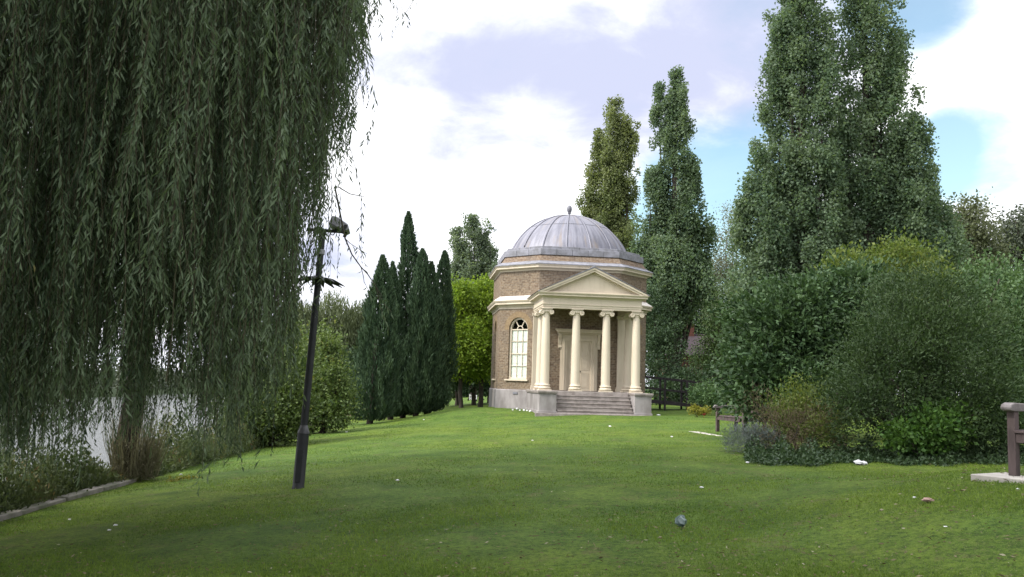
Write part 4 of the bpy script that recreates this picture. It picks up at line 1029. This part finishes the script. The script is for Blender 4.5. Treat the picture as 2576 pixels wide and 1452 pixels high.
# ------------------------------------------------------------------ the near weeping willow
WB = Vector((at(322, 1160, 18.0).x, 18.0, .5))
willow = thing('weeping_willow', 'huge near weeping willow with long hanging leafy strands filling the left side', 'tree', WB)
bot = np.array([(-200, 1250), (0, 1240), (90, 1215), (180, 1170), (260, 1150), (330, 1120), (420, 1030), (480, 1090), (520, 1165), (580, 1165), (640, 1085), (690, 1010), (722, 930), (738, 800), (752, 690), (765, 560), (785, 470), (805, 400), (822, 330), (842, 250), (862, 150), (885, 60), (915, -20)], float)
tops = []
Ps, Ds, Ts, Ls = [], [], [], []; stems = []
def strand(X, Y, z1, z0, seed_t, dens=.033, lf=.082):
    ln = z1 - z0
    if ln < .25: return
    m = max(4, int(ln / dens)); q = np.linspace(0, 1, m)
    ph = rng.uniform(0, 6.28, 4); am = rng.uniform(.03, .17)
    cx_ = X + am * np.sin(q * 4 + ph[0]) + .03 * np.sin(q * 13 + ph[1]); cy_ = Y + am * np.sin(q * 4.4 + ph[2]) + .03 * np.sin(q * 12 + ph[3])
    p = np.stack([cx_, cy_, z1 - ln * q], -1)
    side = rng.uniform(0, 6.28, m); lat = rng.uniform(.25, .75, m)
    dd = np.stack([np.cos(side) * lat, np.sin(side) * lat, -np.ones(m)], -1)
    Ps.append(p); Ds.append(dd); Ts.append(np.clip(.62 * seed_t + .38 * rng.uniform(0, 1, m), 0, .86) + (rng.uniform(0, 1, m) > .993) * .2)
    Ls.append(lf * rng.uniform(.6, 1.25, m) * np.clip(.55 + (1 - q) * 3, 0, 1))
    for _ in range(rng.poisson(ln * 1.5)):
        i0 = rng.integers(0, m); l2 = min(rng.uniform(.18, .55), p[i0, 2] - z0 + .1)
        if l2 < .12: continue
        m2 = int(l2 / .026); q2 = np.linspace(0, 1, m2); a2 = rng.uniform(0, 6.28); o2 = rng.uniform(.08, .38) * l2
        pp = p[i0] + np.stack([np.cos(a2) * o2 * q2 ** .7, np.sin(a2) * o2 * q2 ** .7, -l2 * q2 ** 1.3], -1)
        s2 = rng.uniform(0, 6.28, m2)
        Ps.append(pp); Ds.append(np.stack([np.cos(a2) * .3 + np.cos(s2) * .55, np.sin(a2) * .3 + np.sin(s2) * .55, -np.ones(m2)], -1))
        Ts.append(np.clip(.7 * seed_t + .3 * rng.uniform(0, 1, m2) + .06, 0, .86)); Ls.append(lf * rng.uniform(.75, 1.35, m2))
    k = max(3, int(ln / .5)); ii = np.linspace(0, m - 1, k).astype(int); stems.append(p[ii])
def bank_ok(px, Y): return True
ncl = 190
for c in range(ncl):
    px = rng.uniform(-220, 905); Y = 6.2 + 10.5 * rng.uniform(0, 1) ** 1.25
    if px > 560: Y = 6.4 + 3.6 * rng.uniform(0, 1)
    lim = np.interp(px, bot[:, 0], bot[:, 1])
    vary = rng.uniform(0, 1) ** 1.7
    yb = lim - vary * (330 if px < 640 else 210)
    if 60 < px < 480 and yb > 960 and rng.uniform() < .75: yb = rng.uniform(740, 960)
    zb = at(px, yb, Y).z; X0 = at(px, yb, Y).x
    zt = EYE + .46 * Y + rng.uniform(.3, 1.2)
    tone = rng.uniform(0, 1); ns = rng.integers(5, 15); sp_ = rng.uniform(.16, .62)
    for s in range(ns):
        xo, yo = rng.normal(0, sp_), rng.normal(0, sp_)
        pxx = 1288 + FPX * (X0 + xo) / Y
        if pxx > 872: continue
        l2 = np.interp(pxx, bot[:, 0], bot[:, 1]); zlim = at(pxx, l2, Y).z
        z0 = max(zb + abs(rng.normal(0, .35)), zlim, float(gz(X0 + xo, Y + yo)) + .12)
        if z0 < zt - .4: strand(X0 + xo, Y + yo, zt, z0, np.clip(tone + rng.normal(0, .12), 0, 1))
for pxc, ybc, Y in ((310, 1070, 10.5), (335, 1090, 11.5), (322, 1040, 9.5), (345, 1110, 12.5), (300, 1100, 12), (20, 1150, 9.5), (60, 1120, 10.5), (110, 1165, 10), (140, 1080, 11.5), (0, 1060, 8.5), (85, 1010, 9), (40, 1180, 11.5), (520, 1130, 8), (590, 1140, 8.6), (640, 1060, 8.8), (670, 1010, 9.0)):
    p0 = at(pxc, ybc, Y); tone = rng.uniform(.1, .8)
    for s in range(9):
        xo, yo = rng.normal(0, .16), rng.normal(0, .2); z0 = max(p0.z + abs(rng.normal(0, .3)), float(gz(p0.x + xo, Y)) + .15)
        strand(p0.x + xo, Y + yo, EYE + .46 * Y + .5, z0, tone)
# thin outer fringe on the right and a few lone strands
for c in range(60):
    px = rng.uniform(790, 885); Y = rng.uniform(6.6, 8.4); l2 = np.interp(px, bot[:, 0], bot[:, 1]) - abs(rng.normal(0, 90)) + 70
    p = at(px, l2, Y); strand(p.x, Y, EYE + .5 * Y, p.z, rng.uniform(.3, 1), .045)
for px, yb, Y in ((1003, 105, 7.4), (995, 45, 7.3), (1008, 60, 7.6), (975, 40, 7.2), (862, 690, 9.5), (845, 705, 9.4), (872, 650, 9.3), (780, 690, 9.5), (520, 1195, 6.6), (568, 1160, 6.7), (575, 1175, 6.7)):
    p = at(px, yb, Y); strand(p.x, Y, EYE + .5 * Y, p.z, rng.uniform(.2, .8), .05)
# stray twigs reaching out over the lamp
def tw(pts, Y, r_=.006, leafy=.5):
    P3 = [at(x, y, Y) for x, y in pts]; twig = MB(); twig.tube([p - WB for p in P3], [r_ * (1 - .6 * i / (len(P3) - 1)) for i in range(len(P3))], 5)
    twig.build('twig', M['twig'], willow, smooth=60)
    for i in range(len(P3) - 1):
        m = int((P3[i + 1] - P3[i]).length / .035 * leafy)
        if m < 1: continue
        q = rng.uniform(0, 1, m); p = np.array(P3[i]) + q[:, None] * np.array(P3[i + 1] - P3[i])
        Ps.append(p); Ds.append(rng.normal(0, .45, (m, 3)) + np.array([.1, 0, -1.0])); Ts.append(rng.uniform(.5, .86, m)); Ls.append(.085 * rng.uniform(.6, 1.2, m))
tw([(842, 470), (856, 540), (868, 600), (885, 640), (908, 672), (925, 690), (945, 720), (960, 745)], 8.2, .009, .25)
tw([(868, 600), (880, 612), (900, 625), (925, 640)], 8.2, .004, .6)
tw([(908, 672), (914, 695), (916, 710), (930, 735), (935, 760)], 8.2, .004, .5)
tw([(945, 720), (955, 760), (965, 800), (978, 830)], 8.2, .005, 1.3); tw([(955, 745), (970, 770), (985, 785)], 8.2, .004, 1.3)
tw([(850, 470), (880, 488), (905, 493), (917, 495)], 8.0, .006, .05)
# arching bare shoots seen in the curtain
tw([(430, 600), (455, 400), (478, 200), (485, 150), (495, 118), (504, 150), (500, 260), (490, 480), (478, 620)], 6.3, .010, .3)
tw([(540, 200), (545, 110), (552, 85), (562, 110), (565, 170)], 6.4, .006, .3)
tw([(418, 960), (432, 850), (440, 700), (452, 620)], 6.3, .005, .3)
P = np.concatenate(Ps); m = len(P)
leaves('crown', P, np.concatenate(Ds), np.concatenate(Ls), .0150, np.concatenate(Ts), L['willow'], willow, WB, bend=.10)
st = MB()
for p in stems: st.tube([Vector(q) - WB for q in p], [.0032] * (len(p) - 1) + [.0012], 3)
st.v += []; st.build('strand_stems', M['twig'], willow)
# trunk, limbs and the high canopy, unseen and extended to shade the foreground lawn
top = Vector((-6.9, 17.0, 10.5))
paths = [(wob(WB - Vector((0, 0, .5)), top, 7, .25), .24, .17)]
for tx_, ty_, tz_ in ((-2.5, 8.5, 11.5), (-6, 6.5, 11), (-10.5, 9, 11.5), (-3.5, 13, 12.5), (-12, 16, 11), (-7, 18, 12)):
    s0 = Vector(paths[0][0][4]); paths.append((wob(s0, (tx_, ty_, tz_), 6, .4), .19, .04))
trunk_part(willow, paths, M['bark'])
ells = [((-6.5, 11.5, 11.2), (6.2, 6.0, 2.6)), ((-8.5, 6.5, 10.5), (5, 4.5, 2.2)), ((-4.2, 8.5, 10.6), (3.2, 3.4, 1.8)), ((-6.0, 3.2, 9.2), (4.5, 3.6, 2.4)), ((-10.5, 4.5, 6.5), (3.6, 4.6, 4.2)), ((-9.6, 8.0, 6.5), (1.8, 2.6, 4.0))]
P, Dd, Tn = crown_pts(ells, 60000, .4, 40, -.9, .3, .95)
ok = ((P[:, 2] > EYE + .455 * P[:, 1] + .35) | (P[:, 0] < -.66 * P[:, 1] - .4)) & (P[:, 2] > 1.6)
P, Dd, Tn = P[ok], Dd[ok], Tn[ok]; leaves('shade_canopy', P, Dd, 26e-2 * rng.uniform(.6, 1.3, len(P)), .09, Tn * .8, L['willow'], willow, WB)

# ------------------------------------------------------------------ grass, leaves and litter
n = 300000
Yv = 1 / rng.uniform(1 / 40., 1 / 5.5, n); px = rng.uniform(-150, 2726, n); X = (px - 1288) / FPX * Yv * 1.02
ok = X > bx(Yv) + .15; X, Yv = X[ok], Yv[ok]
lx, ly = X - TX, Yv - TY; cl, sl_ = math.cos(-TROT), math.sin(-TROT); tx_, ty_ = lx * cl - ly * sl_, lx * sl_ + ly * cl
ok = ~((np.abs(tx_) < 3.8) & (np.abs(ty_) < 3.8) | (np.abs(tx_) < 2.6) & (ty_ > PF - .2) & (ty_ < 0)); X, Yv = X[ok], Yv[ok]; n = len(X)
P = np.stack([X, Yv, gz(X, Yv) - .012], -1)
patch = np.sin(X * 1.7 + 2 * np.sin(Yv * .8)) * np.sin(Yv * 1.3 + X * .5) * .5 + .5
hh = rng.uniform(.014, .040, n) * (1 + .25 * patch) * (1 + np.clip(Yv - 10, 0, 30) * .02); ww = .0062 * (1 + np.clip(Yv - 8, 0, 30) * .06)
o = leaves('grass', P, rng.normal(0, .55, (n, 3)) * np.array([1, 1, .2]) + np.array([0, 0, 1.0]), hh, ww, np.clip(.45 * patch + .5 * rng.uniform(0, 1, n), 0, .86) + (rng.uniform(0, 1, n) > .985) * .15, L['blade']); tag(o, kind='stuff')
n = 4500
Yv = 1 / rng.uniform(1 / 22., 1 / 5.5, n); px = rng.uniform(0, 2576, n); X = (px - 1288) / FPX * Yv; ok = X > bx(Yv) + .2; X, Yv = X[ok], Yv[ok]; n = len(X)
P = np.stack([X, Yv, gz(X, Yv) + .022], -1)
o = leaves('fallen_leaves', P, rng.normal(size=(n, 3)) * np.array([1, 1, .18]), rng.uniform(.015, .06, n), rng.uniform(.006, .016, n), rng.uniform(0, 1, n), L['fallen']); tag(o, kind='stuff')
# sticks
def crumple(name, P, s, mat, label, cat, group=None, sq=.6, seed=0):
    rd = random.Random(seed); mb = MB(); n = 10; rows = []
    for i in range(6):
        t = math.pi * (i + .02) / 5.04; row = []
        for k in range(n):
            a = 2 * math.pi * k / n; q = s * rd.uniform(.62, 1.12); row.append((q * math.sin(t) * math.cos(a), q * math.sin(t) * math.sin(a), s * sq * .8 + q * sq * math.cos(t)))
        rows.append(row)
    mb.grid(rows, closed_u=True); o = mb.build(name, mat); o.location = P; return tag(o, label, cat, group)
def onlawn(px, py):
    d = ray(px, py); lo_y, hi_y = 3.0, 80.0
    for _ in range(40):
        m = (lo_y + hi_y) / 2; p = Vector((0, 0, EYE)) + d * (m / d.y)
        if p.z > float(gz(p.x, p.y)): lo_y = m
        else: hi_y = m
    return Vector((p.x, p.y, float(gz(p.x, p.y))))
GS = 'small white scraps scattered over the lawn'; LS = 'small white paper scrap lying on the mown grass'
for i, (x, y) in enumerate([(1066, 1057), (872, 1088), (1535, 1074), (2154, 1358), (275, 1336), (290, 1324), (175, 1308), (455, 1195), (1000, 1210), (1246, 1185), (1765, 1228), (1880, 1165), (2300, 1253), (1690, 1100), (2380, 1330), (2560, 1232), (1340, 1110)]):
    P = onlawn(x, y); crumple('paper_scrap', P, .009 + .0011 * min(P.y, 35) + .005 * (i % 3), M['paper'], LS, 'litter', GS, .45, i)
for i, (x, y) in enumerate([(1290, 1033), (1301, 1031), (1308, 1034), (1318, 1035), (1326, 1035), (1334, 1037)]):
    crumple('paper_scrap', onlawn(x, y), (.045 + .02 * (i % 2)), M['paper'], 'white scrap in the row of litter at the foot of the temple plinth', 'litter', 'white scraps below the temple plinth', .8, 30 + i)
crumple('paper_scrap', onlawn(1657, 1046), .10, M['paper'], 'white scrap of litter beside the right stone pedestal of the steps', 'litter', None, .35, 51)
crumple('paper_wad', onlawn(2160, 1170), .085, M['paper'], 'crumpled white tissue at the edge of the right shrubs', 'litter', None, .6, 52); 
crumple('paper_wad', onlawn(2174, 1170), .06, M['paper'], 'smaller white tissue touching the crumpled one by the right shrubs', 'litter', None, .6, 57)
crumple('crushed_can', onlawn(1714, 1325), .066, surf('grey_green_foil', (.10, .135, .125), (.045, .075, .065), 12, .35, .5), 'crumpled grey green wrapper lying on the near lawn', 'litter', None, .95, 53)
crumple('leaf_scrap', onlawn(2466, 1193), .07, surf('pale_green_leaf', (.36, .42, .2), (.26, .33, .12), 12, .6), 'pale green curled leaf on the lawn by the near bench slab', 'leaf', None, .35, 54)
crumple('leaf_scrap', onlawn(2334, 1262), .06, M['palew'], 'pale brown curled leaf on the lawn left of the near bench', 'leaf', None, .35, 55)
P0 = onlawn(425, 1213); P1 = onlawn(495, 1207)
br = thing('broken_branch', 'fallen twig with yellow leaves lying on the lawn near the bank', 'twig', P0)
mb = MB(); mb.tube([Vector((0, 0, .03)), (P1 - P0) * .5 + Vector((0, .05, .05)), P1 - P0 + Vector((0, 0, .03))], [.009, .007, .004], 6); mb.build('stem', M['twig'], br)
n = 90; q = rng.uniform(0, 1, n)[:, None]; P = np.array(P0) + q * np.array(P1 - P0) + rng.normal(0, .05, (n, 3)) * np.array([1, 1, .4]) + np.array([0, 0, .05])
leaves('foliage', P, rng.normal(size=(n, 3)), .08, .025, rng.uniform(.2, 1, n), L['ypl'], br, P0)

# small things glimpsed between the trunks left of the temple
P = onlawn(888, 1049)
fn = thing('slatted_fence', 'short pinkish slatted timber fence between the bank bush and the outermost cypress', 'fence', P, R(6))
mb = MB()
for k in range(6): mb.box(-.75, .95, -.015, .015, .06 + k * .115, .135 + k * .115)
mb.build('slat_panel', M['palew'], fn)
for x in (-.7, .1, .9): mb = MB(); mb.box(x - .04, x + .04, .016, .09, -.2, .78); mb.build('post', M['wood'], fn)
P = onlawn(1113, 1024); bk = thing('bicycle', 'small dark bicycle standing in the shade behind the tree trunks', 'bicycle', P, R(12))
wr = .19
for x in (0, -.58):
    mb = MB(); mb.tube([(x + wr * math.cos(2 * math.pi * k / 28), 0, wr + .02 + wr * math.sin(2 * math.pi * k / 28)) for k in range(29)], .017, 6)
    for k in range(8): mb.tube([(x, 0, wr + .02), (x + wr * math.cos(math.pi * k / 4), 0, wr + .02 + wr * math.sin(math.pi * k / 4))], .0025, 4)
    mb.build('wheel', M['black'], bk)
mb = MB()
for pa, pb_ in (((0, 0, .21), (-.07, 0, .55)), ((-.06, 0, .5), (-.42, 0, .48)), ((-.06, 0, .46), (-.33, 0, .2)), ((-.33, 0, .2), (-.44, 0, .55)), ((-.33, 0, .2), (-.58, 0, .21)), ((-.58, 0, .21), (-.42, 0, .46))): mb.tube([pa, pb_], .016, 6)
mb.build('frame', M['black'], bk)
mb = MB(); mb.box(-.53, -.36, -.05, .05, .55, .58); mb.build('saddle', M['black'], bk, bevel=.01)
mb = MB(); mb.tube([(-.07, 0, .55), (-.08, 0, .62)], .013, 6); mb.tube([(-.12, -.22, .64), (-.08, 0, .62), (-.12, .22, .64)], .012, 6); mb.build('handlebar', M['black'], bk)
P = onlawn(1179, 1012); P.y += 8; P.z = float(gz(P.x, P.y)) + .2
pf = thing('picket_barrier', 'little white picket barrier on the grass seen between tree trunks', 'barrier', (P.x, P.y, float(gz(P.x, P.y))))
mb = MB()
for k in range(5): mb.box(-.3 + k * .14, -.24 + k * .14, -.012, .012, 0, .5)
mb.build('picket', M['paper'], pf)
mb = MB(); mb.box(-.32, .34, .0125, .03, .34, .42); mb.box(-.32, .34, .0125, .03, .1, .16); mb.build('rail', M['paper'], pf)
